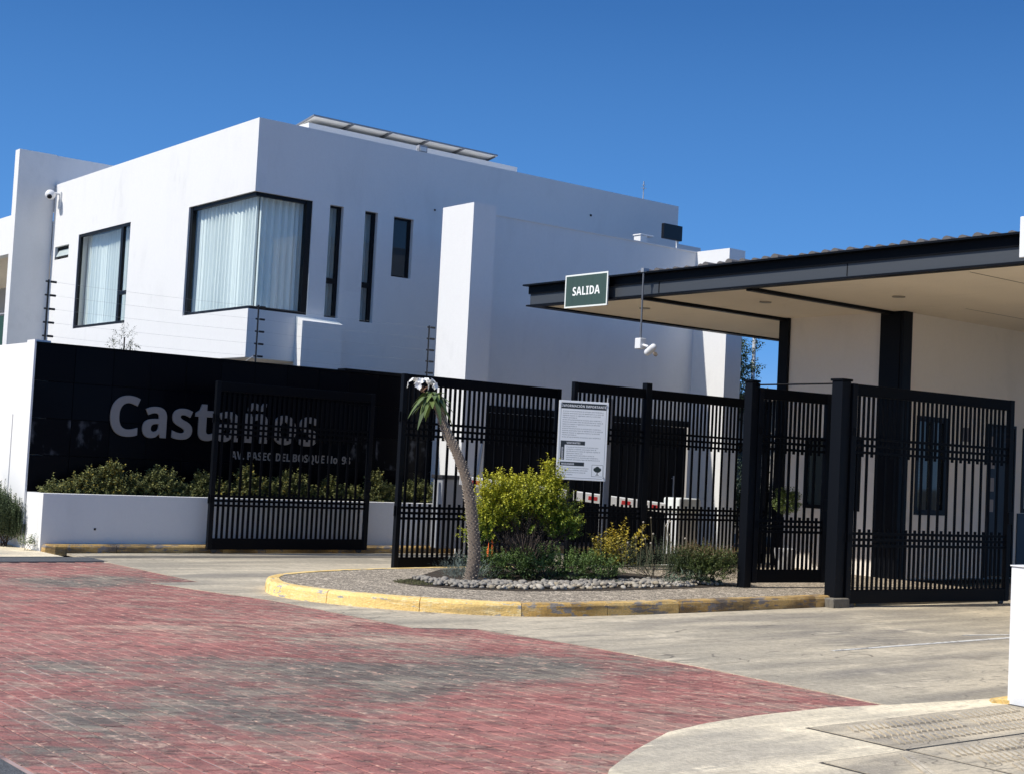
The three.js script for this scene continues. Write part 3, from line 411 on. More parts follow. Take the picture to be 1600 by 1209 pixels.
// ------------------------------------------------------------------ gatehouse with canopy
{
  const g = thing('gatehouse', 'guard booth under a wide flat canopy with dark steel fascia and cream soffit', 'building');
  const BX = 17.87, BZ = -13.2, S = 4.19;
  part('wall', wallX(BX, 0.18, rect(13.38, 15.42, 0.14, S), [[13.88, 15.0, 1.12, 2.25]]), boothMat, g);
  part('wall', wallZ(BZ, 0.18, [[18.05, 0.14], [20.2, 0.14], [20.2, 2.62], [21.0, 2.62], [21.0, 0.14], [25, 0.14], [25, S], [18.05, S]], [[18.3, 19.1, 1.12, 2.64], [21.2, 22.6, 1.2, 2.6]]), boothMat, g);
  part('wall', mergeGeometries([box(18.05, 25, 0.14, S, -15.6, -15.42), box(24.8, 25, 0.14, S, -15.42, -13.38)]), boothMat, g);
  part('floor', box(18.05, 24.8, 0.1, 0.16, -15.42, -13.38), room, g);
  for (const z of [-15.6, -13.57]) part('column', (() => { const z1 = z + (z < -15 ? 0.2 : 0.37); return mergeGeometries([rbox(BX - 0.06, BX + 0.14, 0.14, S, z, z1, 0.008)]); })(), steelB, g);
  part('column', rbox(BX - 0.05, BX + 0.17, 0.14, S, -13.195, -13.14, 0.006), steelB, g);
  const wl = part('window', mergeGeometries([box(BX - 0.01, BX + 0.06, 1.12, 1.18, -15.0, -13.88), box(BX - 0.01, BX + 0.06, 2.19, 2.25, -15.0, -13.88), box(BX - 0.01, BX + 0.06, 1.18, 2.19, -15.0, -14.94), box(BX - 0.01, BX + 0.06, 1.18, 2.19, -13.94, -13.88), box(BX, BX + 0.05, 1.18, 2.19, -14.46, -14.4)]), frameMat, g); pane(wl, 'x', BX + 0.02, -14.94, -13.94, 1.18, 2.19, darkGlass);
  const wr = part('window', mergeGeometries([box(18.3, 19.1, 1.12, 1.2, BZ - 0.06, BZ + 0.012), box(18.3, 19.1, 2.56, 2.64, BZ - 0.06, BZ + 0.012), box(18.3, 18.37, 1.2, 2.56, BZ - 0.06, BZ + 0.012), box(19.02, 19.1, 1.2, 2.56, BZ - 0.06, BZ + 0.012), box(18.68, 18.74, 1.2, 2.56, BZ - 0.055, BZ + 0.01)]), frameMat, g); pane(wr, 'z', BZ - 0.02, 18.37, 18.68, 1.2, 2.56, darkGlass); pane(wr, 'z', BZ - 0.03, 18.74, 19.02, 1.2, 2.56, darkGlass);
  part('blind', mergeGeometries([...Array(16)].map((_, i) => box(18.38, 18.66, 1.25 + i * 0.045, 1.28 + i * 0.045, BZ - 0.16, BZ - 0.15))), M(0.75, 0.66, 0.5, 0.8), wr);
  const dr = part('door', rbox(20.22, 20.98, 0.16, 2.6, BZ - 0.08, BZ - 0.03, 0.008), M(0.016, 0.018, 0.022, 0.5), g); part('door_frame', mergeGeometries([box(20.2, 20.24, 0.14, 2.62, BZ - 0.1, BZ + 0.015), box(20.96, 21.0, 0.14, 2.62, BZ - 0.1, BZ + 0.015), box(20.24, 20.96, 2.58, 2.62, BZ - 0.1, BZ + 0.015)]), frameMat, dr); part('handle', bar([20.88, 0.95, BZ], [20.88, 1.25, BZ], 0.015), galv, dr);
  for (const [y, h] of [[2.42, 0.16], [2.1, 0.2], [1.75, 0.22], [1.4, 0.2]]) part('notice', box(20.3, 20.46, y - h, y, BZ - 0.029, BZ - 0.026), M(0.35, 0.3, 0.27, 0.7), dr);
  part('notice', box(19.5, 19.68, 2.3, 2.52, BZ, BZ + 0.006), M(0.16, 0.15, 0.15, 0.7), g);
  const w3 = part('window', mergeGeometries([box(21.2, 22.6, 1.2, 1.27, BZ - 0.06, BZ + 0.012), box(21.2, 22.6, 2.53, 2.6, BZ - 0.06, BZ + 0.012), box(21.2, 21.28, 1.27, 2.53, BZ - 0.06, BZ + 0.012)]), frameMat, g); pane(w3, 'z', BZ - 0.02, 21.28, 22.6, 1.27, 2.53); curtain(w3, 'z', BZ - 0.14, 21.25, 22.6, 1.22, 2.58, 41);
  part('dado_panel', box(21.1, 24, 0.15, 1.19, BZ, BZ + 0.02), M(0.012, 0.028, 0.05, 0.5), g);
  // canopy
  const CX = 14.5, CZ0 = -18.06, CZ1 = 3;
  part('soffit', box(CX + 0.1, 27, S, S + 0.03, CZ0 + 0.1, CZ1), soffitMat, g);
  part('roof', box(CX + 0.1, 27, S + 0.26, S + 0.33, CZ0 + 0.1, CZ1), M(0.25, 0.25, 0.26, 0.7), g);
  part('fascia_beam', mergeGeometries([box(CX, CX + 0.09, S - 0.002, S + 0.30, CZ0, CZ1), box(CX + 0.09, 27, S - 0.002, S + 0.30, CZ0, CZ0 + 0.09)]), beamMat, g);
  part('top_flange', mergeGeometries([box(CX - 0.13, CX + 0.1, S + 0.30, S + 0.325, CZ0 - 0.06, CZ1), box(CX + 0.1, 27, S + 0.30, S + 0.325, CZ0 - 0.06, CZ0 + 0.1)]), steelB, g);
  part('bottom_flange', mergeGeometries([box(CX - 0.05, CX + 0.12, S - 0.028, S - 0.004, CZ0 - 0.05, CZ1), box(CX + 0.12, 27, S - 0.028, S - 0.004, CZ0 - 0.05, CZ0 + 0.14)]), steelB, g);
  for (const z of [-15.5, -13.38]) part('beam', box(CX + 0.12, BX + 0.1, S - 0.05, S - 0.003, z - 0.05, z + 0.05), steelB, g);
  part('shadow_strip', mergeGeometries([box(CX - 0.03, CX - 0.002, S + 0.175, S + 0.298, CZ0 - 0.02, CZ1)]), steel, g);  // black strip added to deepen the shadow under the top flange
  part('beam_joint', mergeGeometries([box(CX - 0.006, CX, S + 0.01, S + 0.17, -15.05, -15.035), box(CX - 0.006, CX, S + 0.01, S + 0.17, -11.6, -11.59)]), steel, g);
  { const ts = []; for (let z = -15.6; z < CZ1; z += 0.21) { const c = new THREE.CylinderGeometry(0.07, 0.075, 1.2, 12); c.rotateZ(Math.PI / 2); c.translate(CX + 0.66 + rr(-0.05, 0.05), S + 0.335 + rr(-0.02, 0.01), z + rr(-0.02, 0.02)); ts.push(c.toNonIndexed()); } part('roof_sheet', mergeGeometries(ts), M(0.13, 0.12, 0.115, 0.8), g).userData.kind = 'stuff'; }
  part('soffit_joint', box(14.9, 18.2, S - 0.004, S - 0.001, -10.06, -10.045), M(0.2, 0.17, 0.13, 0.9), g); part('soffit_joint', box(18.0, 26, S - 0.004, S - 0.001, -12.2, -12.188), M(0.3, 0.26, 0.2, 0.9), g);
  for (const [x, z] of [[15.7, -16.6], [16.0, -14.3], [16.4, -12.2], [19.2, -11.5]]) { const c = new THREE.CylinderGeometry(0.09, 0.09, 0.014, 20); c.translate(x, S - 0.006, z); part('downlight', c, M(0.3, 0.27, 0.22, 0.5), g); }
}
// exit sign on the fascia
const canvasTex = (W, H, draw) => { const c = document.createElement('canvas'); c.width = W; c.height = H; draw(c.getContext('2d')); const t = new THREE.CanvasTexture(c); t.colorSpace = THREE.SRGBColorSpace; return t; };
{
  const s = thing('exit_sign', 'dark green sign reading SALIDA with white border on the canopy edge', 'sign', [14.36, 4.06, -16.52]);
  const t = canvasTex(512, 272, c => { c.fillStyle = '#3c5248'; c.fillRect(0, 0, 512, 272); for (let i = 0; i < 60; i++) { c.fillStyle = `rgba(${i % 2 ? '25,40,34' : '90,110,98'},0.06)`; c.fillRect((i * 97) % 512, 0, 6 + (i * 13) % 40, 272); } c.strokeStyle = '#e9ece6'; c.lineWidth = 13; c.strokeRect(6, 6, 500, 260); c.fillStyle = '#f4f4f0'; c.font = 'bold 96px sans-serif'; c.textAlign = 'center'; c.textBaseline = 'middle'; c.fillText('SALIDA', 256, 140); });
  part('board', box(0, 0.02, 0, 0.52, -0.5, 0.5), M(0.6, 0.6, 0.58, 0.5), s);
  const g = new THREE.PlaneGeometry(1.0, 0.52); g.rotateY(-Math.PI / 2); g.translate(-0.003, 0.26, 0); part('face', g, M(1, 1, 1, 0.5, { map: t }), s);
  part('bracket', mergeGeometries([box(0.02, 0.14, 0.2, 0.24, -0.3, -0.26), box(0.02, 0.14, 0.2, 0.24, 0.26, 0.3)]), steel, s);
  const w = thing('canopy_sign', 'white panel edge on the canopy fascia at the right edge of the picture', 'sign', [14.3, 4.2, -8.57]);
  part('panel', rbox(0, 0.03, 0, 0.47, -0.45, 0.5, 0.008), whitePaint, w); part('bracket', box(0.03, 0.2, 0.2, 0.24, -0.1, -0.06), steel, w);
  const c = thing('pole_camera', 'white bullet camera with junction box hanging from a thin pole on the canopy edge', 'camera', [14.34, 3.36, -15.22]);
  part('pole', bar([0, 0.1, 0], [0, 1.2, 0], 0.014, 10), M(0.12, 0.13, 0.15, 0.5), c); part('junction_box', rbox(-0.06, 0.06, 0.0, 0.16, -0.06, 0.06, 0.012), whitePaint, c); part('clamp', box(-0.03, 0.08, 1.14, 1.2, -0.03, 0.03), galv, c);
  part('camera_body', (() => { const b = new THREE.CapsuleGeometry(0.05, 0.14, 6, 14); b.rotateX(Math.PI / 2 - 0.55); b.translate(-0.02, -0.02, 0.24); return b; })(), whitePaint, c); part('arm', bar([0, 0.06, 0.05], [-0.01, 0.03, 0.18], 0.02), whitePaint, c); part('lens', (() => { const b = new THREE.CylinderGeometry(0.038, 0.038, 0.02, 14); b.rotateX(Math.PI / 2 - 0.55 + Math.PI); b.translate(-0.02, -0.085, 0.345); return b; })(), M(0.25, 0.2, 0.15, 0.3), c);
}

// ------------------------------------------------------------------ gates and fence
function gate(name, label, category, A, B, y0, y1, o = {}) { // leaf from A to B (x, z), bars in a rhythm of long and broken ones
  const len = Math.hypot(B[0] - A[0], B[1] - A[1]), t = thing(name, label, category, [A[0], 0, A[1]]); t.rotation.y = -Math.atan2(B[1] - A[1], B[0] - A[0]);
  const H = y1 - y0, top = y1 - 0.145, bot = y0 + 0.17, st = o.stile ?? 0.075, d = 0.035, q = (f) => y1 - f * H / 2.72;
  if (!o.noStile) { part('stile', rbox(0, st, y0, y1, -d, d, 0.006), steelB, t); part('stile', rbox(len - st, len, y0, y1, -d, d, 0.006), steelB, t); }
  part('top_rail', rbox(st, len - st, top, y1 - 0.003, -d + 0.003, d - 0.003, 0.005), steel, t); part('bottom_rail', rbox(st, len - st, y0 + 0.003, bot, -d + 0.003, d - 0.003, 0.005), steel, t);
  const ups = [0.67, 0.757, 0.845].map(q), los = [1.855, 1.93, 2.005].map(q);
  for (const y of [...ups, ...los]) part('rail', box(st, len - st, y - 0.017, y + 0.017, -0.011, 0.014), steel, t);
  const n = Math.max(3, Math.round((len - 2 * st) / (o.pitch ?? 0.087))), step = (len - 2 * st) / n, bw = o.bw ?? 0.037;
  const long = new THREE.BoxGeometry(bw, top - bot, 0.018), up = new THREE.BoxGeometry(bw, top - (ups[2] - 0.055), 0.018), lo = new THREE.BoxGeometry(bw, los[0] + 0.055 - bot, 0.018);
  for (let i = 1; i < n; i++) {
    const x = st + i * step; if (o.posts?.some(p => Math.abs(p - x) < 0.09)) continue;
    const put = (g, y) => { const m = part('bar', g, steel, t); m.position.set(x, y, -0.02); };
    if (i % 2) put(long, (top + bot) / 2); else { put(up, (top + ups[2] - 0.055) / 2); put(lo, (bot + los[0] + 0.055) / 2); }
  }
  for (const p of o.posts ?? []) part('post', rbox(p - 0.06, p + 0.06, 0, y1 + 0.09, -0.05, 0.05, 0.008), steelB, t);
  for (const f of [0.3, 0.78]) part('hinge', mergeGeometries([bar([-0.012, y0 + H * f - 0.07, 0], [-0.012, y0 + H * f + 0.07, 0], 0.014, 10), box(-0.002, 0.06, y0 + H * f - 0.05, y0 + H * f + 0.05, d + 0.001, d + 0.006)].map(g => g.index ? g.toNonIndexed() : g)), steel, t);
  part('lock_box', rbox(len - 0.1, len - 0.004, y0 + H * 0.38, y0 + H * 0.44, d - 0.002, d + 0.03, 0.005), steelB, t);
  if (o.wheels) for (const p of [0.12, len - 0.14]) part('wheel', (() => { const c = new THREE.CylinderGeometry(0.05, 0.05, 0.03, 16); c.rotateX(Math.PI / 2); c.translate(p, y0 - 0.0, 0); return c; })(), M(0.05, 0.05, 0.05, 0.5), t);
  return t;
}
gate('swing_gate', 'black barred gate leaf opened flat in front of the lettered sign wall', 'gate', [9.68, -19.5], [12.5, -19.5], 0.075, 2.6, { wheels: true });
gate('swing_gate', 'black barred gate leaf behind the leaning palm trunk on the island', 'gate', [10.68, -15.98], [13.62, -16.14], 0.08, 2.73, { wheels: true });
gate('steel_fence', 'black barred fence panel with a middle post behind the white notice board', 'fence', [13.42, -15.62], [17.82, -15.72], 0.16, 2.82, { posts: [1.52] });
gate('pedestrian_gate', 'narrow black barred gate leaf between the two tall posts beside the round shrub', 'gate', [13.92, -12.5], [15.2, -12.36], 0.21, 2.74, { pitch: 0.075 });
gate('swing_gate', 'wide black barred gate leaf at the right in front of the guard booth', 'gate', [14.365, -11.35], [17.6, -11.12], 0.055, 2.81, { stile: 0.09, wheels: true });
{
  const p = thing('gate_post', 'thick black square gate post at the end of the yellow kerb', 'post', [14.27, 0, -11.43]);
  part('shaft', rbox(-0.085, 0.085, 0, 2.83, -0.085, 0.085, 0.008), steelB, p); part('cap', rbox(-0.1, 0.1, 2.83, 2.86, -0.1, 0.1, 0.006), steel, p); part('closing_strip', box(0.086, 0.115, 0.1, 2.8, -0.06, 0.05), steel, p); part('footing', rbox(-0.2, 0.12, 0, 0.13, -0.04, 0.16, 0.02), kerbBare, p);
  const q = thing('gate_post', 'slimmer black square post beside the round shrub at the end of the stone bed', 'post', [13.85, 0.1, -12.55]);
  part('shaft', rbox(-0.065, 0.065, 0, 2.7, -0.065, 0.065, 0.008), steelB, q); part('cap', rbox(-0.08, 0.08, 2.7, 2.73, -0.08, 0.08, 0.006), steel, q);
  const r = thing('tie_rod', 'thin dark rod strung between the tops of the two gate posts', 'rod', [13.85, 2.77, -12.55]); r.add(Object.assign(new THREE.Mesh(bar([0.05, 0, 0.06], [0.4, 0.03, 1.05], 0.011), steel), { name: 'rod' }), Object.assign(new THREE.Mesh(mergeGeometries([box(0.02, 0.07, -0.03, 0.02, 0.03, 0.08), box(0.37, 0.42, 0.0, 0.05, 1.02, 1.07)]), steel), { name: 'clip' }));
}
// notice board
{
  const s = thing('notice_board', 'white notice board with black headings and a small tree emblem hung on the fence', 'sign', [13.36, 1.40, -15.29]); s.rotation.y = -0.49;
  const t = canvasTex(668, 1024, c => {
    c.fillStyle = '#f1f3f4'; c.fillRect(0, 0, 668, 1024); c.strokeStyle = '#3a4348'; c.lineWidth = 4; c.beginPath(); c.roundRect ? c.roundRect(26, 26, 616, 972, 34) : c.rect(26, 26, 616, 972); c.stroke();
    c.fillStyle = '#2b3236'; c.fillRect(26, 24, 616, 78); c.fillStyle = '#f3f3f3'; c.font = 'bold 44px sans-serif'; c.textBaseline = 'middle'; c.textAlign = 'center'; c.fillText('INFORMACIÓN IMPORTANTE', 334, 64);
    const lines = (x, y, w, n, lh) => { c.textAlign = 'left'; c.font = '21px sans-serif'; c.fillStyle = '#4a5257'; const W = 'el acceso al fraccionamiento es exclusivo para residentes y visitantes autorizados favor de identificarse en la caseta de vigilancia respetar el reglamento interno y la velocidad maxima permitida'.split(' '); let k = 0; for (let i = 0; i < n; i++) { let l = ''; const lim = (i % 4 === 3) ? w * 0.45 : w; while (c.measureText(l + ' ' + W[k % W.length]).width < lim && l.length < 200) l += (l ? ' ' : '') + W[k++ % W.length]; c.fillText(l, x, y + i * lh); } };
    lines(50, 134, 572, 13, 28); c.fillStyle = '#2b3236'; c.fillRect(40, 520, 330, 52); c.fillRect(40, 520, 54, 250); c.fillStyle = '#f3f3f3'; c.font = 'bold 34px sans-serif'; c.textAlign = 'left'; c.fillText('VISITANTES', 120, 547);
    c.save(); c.translate(67, 690); c.rotate(-Math.PI / 2); c.font = 'bold 30px sans-serif'; c.textAlign = 'center'; c.fillText('RESIDENTES', 0, 0); c.restore(); lines(120, 600, 505, 7, 27);
    c.fillStyle = '#2b3236'; c.fillRect(40, 794, 330, 50); c.fillStyle = '#f3f3f3'; c.font = 'bold 32px sans-serif'; c.textAlign = 'left'; c.fillText('MUDANZAS', 60, 820); lines(50, 872, 400, 4, 28);
    c.strokeStyle = '#3a4348'; c.lineWidth = 4; c.strokeRect(478, 820, 150, 150); c.fillStyle = '#23302c'; for (const [x, y, r] of [[553, 868, 30], [525, 880, 24], [582, 880, 24], [540, 890, 24], [568, 892, 24]]) { c.beginPath(); c.arc(x, y, r, 0, 7); c.fill(); } c.fillRect(547, 890, 12, 58); c.fillRect(530, 946, 46, 6);
  });
  part('board', rbox(-0.365, 0.365, 0, 1.13, -0.02, 0, 0.008), M(0.72, 0.73, 0.74, 0.5), s);
  const g = new THREE.PlaneGeometry(0.722, 1.122); g.translate(0, 0.565, 0.003); part('face', g, M(1, 1, 1, 0.45, { map: t }), s);
  part('bolt', mergeGeometries([[-0.33, 0.05], [0.33, 0.05], [-0.33, 1.08], [0.33, 1.08]].map(([x, y]) => { const b = new THREE.CylinderGeometry(0.012, 0.012, 0.008, 10); b.rotateX(Math.PI / 2); b.translate(x, y, 0.007); return b; })), galv, s);
  part('strap', mergeGeometries([box(-0.3, 0.3, 0.2, 0.24, -0.07, -0.02), box(-0.3, 0.3, 0.9, 0.94, -0.07, -0.02)]), steel, s);
  const p = thing('steel_post', 'pale grey square post standing just behind the fence by the notice board', 'post', [14.52, 0.1, -16.05]); part('shaft', rbox(-0.06, 0.06, 0, 2.55, -0.04, 0.04, 0.006), M(0.45, 0.46, 0.48, 0.5), p); part('base_plate', rbox(-0.12, 0.12, 0, 0.02, -0.1, 0.1, 0.004), galv, p);
}
// barrier
{
  const b = thing('barrier', 'white and red barrier arm with its white cabinet behind the fence', 'barrier', [17.0, 0, -16.85]);
  part('cabinet', rbox(-0.24, 0.24, 0.02, 0.92, -0.17, 0.17, 0.02), M(0.6, 0.61, 0.62, 0.5), b); part('hood', rbox(-0.26, 0.26, 0.92, 1.16, -0.19, 0.19, 0.03), M(0.74, 0.77, 0.75, 0.5), b); part('base', rbox(-0.26, 0.26, 0.0, 0.06, -0.2, 0.2, 0.01), whitePaint, b);
  const T = [14.05 - 17.0, 1.27, -19.15 + 16.85], S = [-0.28, 0.98, -0.1], A = new THREE.Vector3(...S), B = new THREE.Vector3(...T), L = A.distanceTo(B), q = new THREE.Quaternion().setFromUnitVectors(new THREE.Vector3(1, 0, 0), B.clone().sub(A).normalize());
  const seg = (f0, f1, h, dz) => { const g = new RoundedBoxGeometry((f1 - f0) * L, h, 0.05 + dz, 2, 0.008); g.translate((f0 + f1) / 2 * L, 0, 0); g.applyQuaternion(q); g.translate(...S); return uvM(g); };
  const arm = part('arm', seg(0, 1, 0.155, 0), whitePaint, b); for (const f of [0.03, 0.17, 0.33, 0.72, 0.9]) part('red_stripe', seg(f, f + 0.045, 0.07, 0.006), M(0.55, 0.03, 0.035, 0.5), arm);
  const k = thing('access_cabinet', 'low grey access cabinet with a dark lid at the foot of the first pier', 'cabinet', [14.0, 0, -19.35]); part('body', rbox(-0.25, 0.25, 0.12, 1.28, -0.13, 0.13, 0.015), M(0.3, 0.31, 0.33, 0.5), k); part('lid', rbox(-0.28, 0.28, 1.28, 1.34, -0.16, 0.16, 0.012), M(0.03, 0.03, 0.035, 0.5), k);
  const c = thing('traffic_cone', 'small orange traffic cone on the lane seen through the gate bars', 'cone', [13.1, 0.014, -16.97]); part('cone', (() => { const g = new THREE.LatheGeometry([[0.11, 0.02], [0.1, 0.04], [0.025, 0.42], [0.0, 0.43]].map(p => new THREE.Vector2(...p)), 20); return g; })(), M(0.7, 0.13, 0.02, 0.6), c); part('base', rbox(-0.14, 0.14, 0, 0.03, -0.14, 0.14, 0.01), M(0.6, 0.11, 0.02, 0.6), c);
}
// white wall block at the right edge
{
  const w = thing('gate_wall', 'sunlit white rendered wall end at the right edge beside the driveway', 'wall');
  part('wall', rbox(9.38, 12.5, 0, 1.03, -5.9, -1.5, 0.012), white, w); part('coping', box(9.37, 12.5, 1.031, 1.04, -5.9, -1.5), white, w);
}

// ------------------------------------------------------------------ planting
function leaves(list) { // list of {p, dir, up, l, w, c}; each leaf is a folded diamond of four triangles
  const n = list.length, pos = new Float32Array(n * 36), col = new Float32Array(n * 36); let k = 0;
  const s = new THREE.Vector3(), nn = new THREE.Vector3(), m = new THREE.Vector3(), t = new THREE.Vector3();
  for (const f of list) {
    s.crossVectors(f.dir, f.up).normalize(); nn.crossVectors(s, f.dir).normalize();
    const a = f.p, b = t.copy(f.p).addScaledVector(f.dir, f.l).addScaledVector(nn, -f.l * 0.12); m.copy(f.p).addScaledVector(f.dir, f.l * 0.5);
    const L = [m.x + s.x * f.w / 2 + nn.x * f.w * 0.16, m.y + s.y * f.w / 2 + nn.y * f.w * 0.16, m.z + s.z * f.w / 2 + nn.z * f.w * 0.16], R = [m.x - s.x * f.w / 2 + nn.x * f.w * 0.16, m.y - s.y * f.w / 2 + nn.y * f.w * 0.16, m.z - s.z * f.w / 2 + nn.z * f.w * 0.16];
    const C = [m.x, m.y, m.z], Av = [a.x, a.y, a.z], Bv = [b.x, b.y, b.z];
    for (const v of [Av, L, C, L, Bv, C, Av, C, R, R, C, Bv]) { pos.set(v, k); col.set(f.c, k); k += 3; }
  }
  const g = new THREE.BufferGeometry(); g.setAttribute('position', new THREE.BufferAttribute(pos, 3)); g.setAttribute('color', new THREE.BufferAttribute(col, 3)); g.computeVertexNormals(); return g;
}
const leafMat = P(1, 1, 1, 0.55, { vertexColors: true, transmission: 0.22, thickness: 0, side: THREE.DoubleSide });
const leafMatDull = P(1, 1, 1, 0.8, { vertexColors: true, transmission: 0.15, thickness: 0, side: THREE.DoubleSide });
const barkMat = M(0.09, 0.07, 0.055, 0.95), twigMat = M(0.07, 0.05, 0.04, 0.95);
const V3 = (x, y, z) => new THREE.Vector3(x, y, z);
function sprig(out, r, base, dir, len, nl, ll, lw, colf, o = {}) { // leaves alternate along a twig
  const side = V3(r() - 0.5, r() - 0.5, r() - 0.5).cross(dir).normalize(), bin = dir.clone().cross(side).normalize();
  for (let i = 0; i < nl; i++) {
    const f = (i + 0.4) / nl, a = i * 2.4 + r() * 0.8, p = base.clone().addScaledVector(dir, len * f); if (o.droop) p.y -= o.droop * len * f * f;
    const rad = side.clone().multiplyScalar(Math.cos(a)).addScaledVector(bin, Math.sin(a)), d = dir.clone().multiplyScalar(o.fwd ?? 0.6).addScaledVector(rad, 1).normalize();
    out.push({ p, dir: d, up: V3(rad.x * 0.3, 1, rad.z * 0.3), l: ll * (0.7 + 0.5 * r()) * (1 - 0.35 * f), w: lw * (0.8 + 0.4 * r()), c: colf(p, f, r) });
  }
}
function shrub(name, label, category, pos, o) { // lobes of sprigs over a cluster of stems
  const r = mulberry(o.seed), t = thing(name, label, category, pos, o.group), out = [], stems = [];
  for (let i = 0; i < o.n; i++) {
    const lb = o.lobes[Math.floor(r() * o.lobes.length)], th = r() * 6.283, cz = r() * 1.7 - 0.7, s = Math.sqrt(Math.max(0, 1 - Math.min(1, cz * cz))), k = Math.pow(r(), 0.45), dir = V3(Math.cos(th) * s, cz, Math.sin(th) * s);
    const p = V3(lb[0] + dir.x * lb[3] * k, lb[1] + dir.y * lb[4] * k, lb[2] + dir.z * lb[5] * k); if (p.y < (o.minY ?? 0.02)) continue;
    const d = dir.clone().multiplyScalar(o.outw ?? 0.8).add(V3((r() - 0.5) * 0.7, (o.upw ?? 0.5), (r() - 0.5) * 0.7)).normalize();
    sprig(out, r, p, d, o.len * (0.6 + 0.8 * r()), o.nl, o.ll, o.lw, o.col, o);
  }
  for (let i = 0; i < (o.stems ?? 8); i++) { const lb = o.lobes[i % o.lobes.length], a = r() * 6.283, e = [lb[0] + Math.cos(a) * lb[3] * 0.6, lb[1] + (r() - 0.3) * lb[4] * 0.6, lb[2] + Math.sin(a) * lb[5] * 0.6], b = [(r() - 0.5) * 0.12, 0, (r() - 0.5) * 0.1]; const c = new THREE.QuadraticBezierCurve3(V3(...b), V3(b[0] * 0.6 + e[0] * 0.3, e[1] * 0.6, b[2] * 0.6 + e[2] * 0.3), V3(...e)); stems.push(new THREE.TubeGeometry(c, 7, o.sr ?? 0.008, 5)); }
  part('foliage', leaves(out), o.dull ? leafMatDull : leafMat, t); if (stems.length) part('stems', mergeGeometries(stems), o.stemMat ?? twigMat, t);
  return t;
}
const tint = (a, b, k, r, j = 0.3) => { const v = 1 - j / 2 + j * r(); return [(a[0] + (b[0] - a[0]) * k) * v, (a[1] + (b[1] - a[1]) * k) * v, (a[2] + (b[2] - a[2]) * k) * v]; };
// stone bed on the island
{
  const bed = struct('planting_bed', sheet([[9.3, -13.85], [9.3, -13.4], [9.55, -13.0], [10.2, -12.62], [11.4, -12.5], [12.8, -12.55], [13.75, -12.68], [13.9, -13.6], [13.4, -15.45], [11.0, -15.3], [9.9, -14.3]], 0.152, 0.05), soil);
  const r = mulberry(55), geos = [0, 1, 2, 3, 4].map(k => { const g = new THREE.IcosahedronGeometry(1, 1), p = g.attributes.position; for (let i = 0; i < p.count; i++) { const v = V3().fromBufferAttribute(p, i), s = 0.82 + 0.36 * vn(v.x * 1.3 + k * 7 + 20, v.y * 1.3 + v.z * 2.1 + 9); p.setXYZ(i, v.x * s, v.y * s * 0.62, v.z * s * 0.8); } const m = mergeVertices(g.deleteAttribute('normal').deleteAttribute('uv')); m.computeVertexNormals(); return m; });
  const mats = [[0.40, 0.35, 0.27], [0.29, 0.26, 0.215], [0.48, 0.43, 0.35], [0.22, 0.19, 0.15], [0.35, 0.29, 0.2]].map(c => M(...c, 0.85, { bumpMap: placed(fineB, [1, 1]), bumpScale: 0.003 }));
  const path = smoothPath([[9.5, -13.35], [9.75, -13.0], [10.3, -12.72], [11.4, -12.62], [12.7, -12.68], [13.75, -12.82]], 200), spots = [];
  for (let i = 0; i < 1250; i++) { const c = path[Math.floor(r() * path.length)], w = Math.pow(r(), 0.8) * 0.62, s = 0.02 + 0.03 * r() * r() + 0.008 * r(); spots.push([c[0] + (r() - 0.5) * 0.1 + w * 0.25, 0.152 + s * 0.35 + 0.035 * r() * (w > 0.08 ? 1 : 0.2), c[1] - w, s]); }
  spots.sort((a, b) => b[2] - a[2]); const rest = [];
  spots.forEach(([x, y, z, s], i) => { const g = geos[i % 5], q = new THREE.Euler((r() - 0.5) * 0.5, r() * 6.28, (r() - 0.5) * 0.5); if (i < 300) { const m = part('stone', g, mats[Math.floor(r() * 5)], bed); m.position.set(x, y, z); m.scale.setScalar(s); m.rotation.copy(q); } else { const c = g.clone(); c.applyMatrix4(new THREE.Matrix4().compose(V3(x, y, z), new THREE.Quaternion().setFromEuler(q), V3(s, s, s))); rest.push(c); } });
  part('stones', mergeGeometries(rest), mats[1], bed).userData.kind = 'stuff';
  const gr = []; for (let i = 0; i < 700; i++) { const a = r() * 6.28, k = Math.sqrt(r()), x = 9.5 + Math.cos(a) * 0.28 * k - 0.05, z = -13.6 + Math.sin(a) * 0.3 * k; gr.push({ p: V3(x, 0.153, z), dir: V3((r() - 0.5) * 0.8, 1, (r() - 0.5) * 0.8).normalize(), up: V3(r() - 0.5, 0.3, r() - 0.5), l: 0.02 + 0.02 * r(), w: 0.008, c: tint([0.09, 0.10, 0.03], [0.16, 0.14, 0.06], r(), r) }); }
  const gg = new THREE.Mesh(leaves(gr), leafMatDull); gg.name = 'low_moss'; scene.add(gg); tag(gg, 'low olive ground cover at the left tip of the stone bed', 'ground cover', null, 'stuff');
}
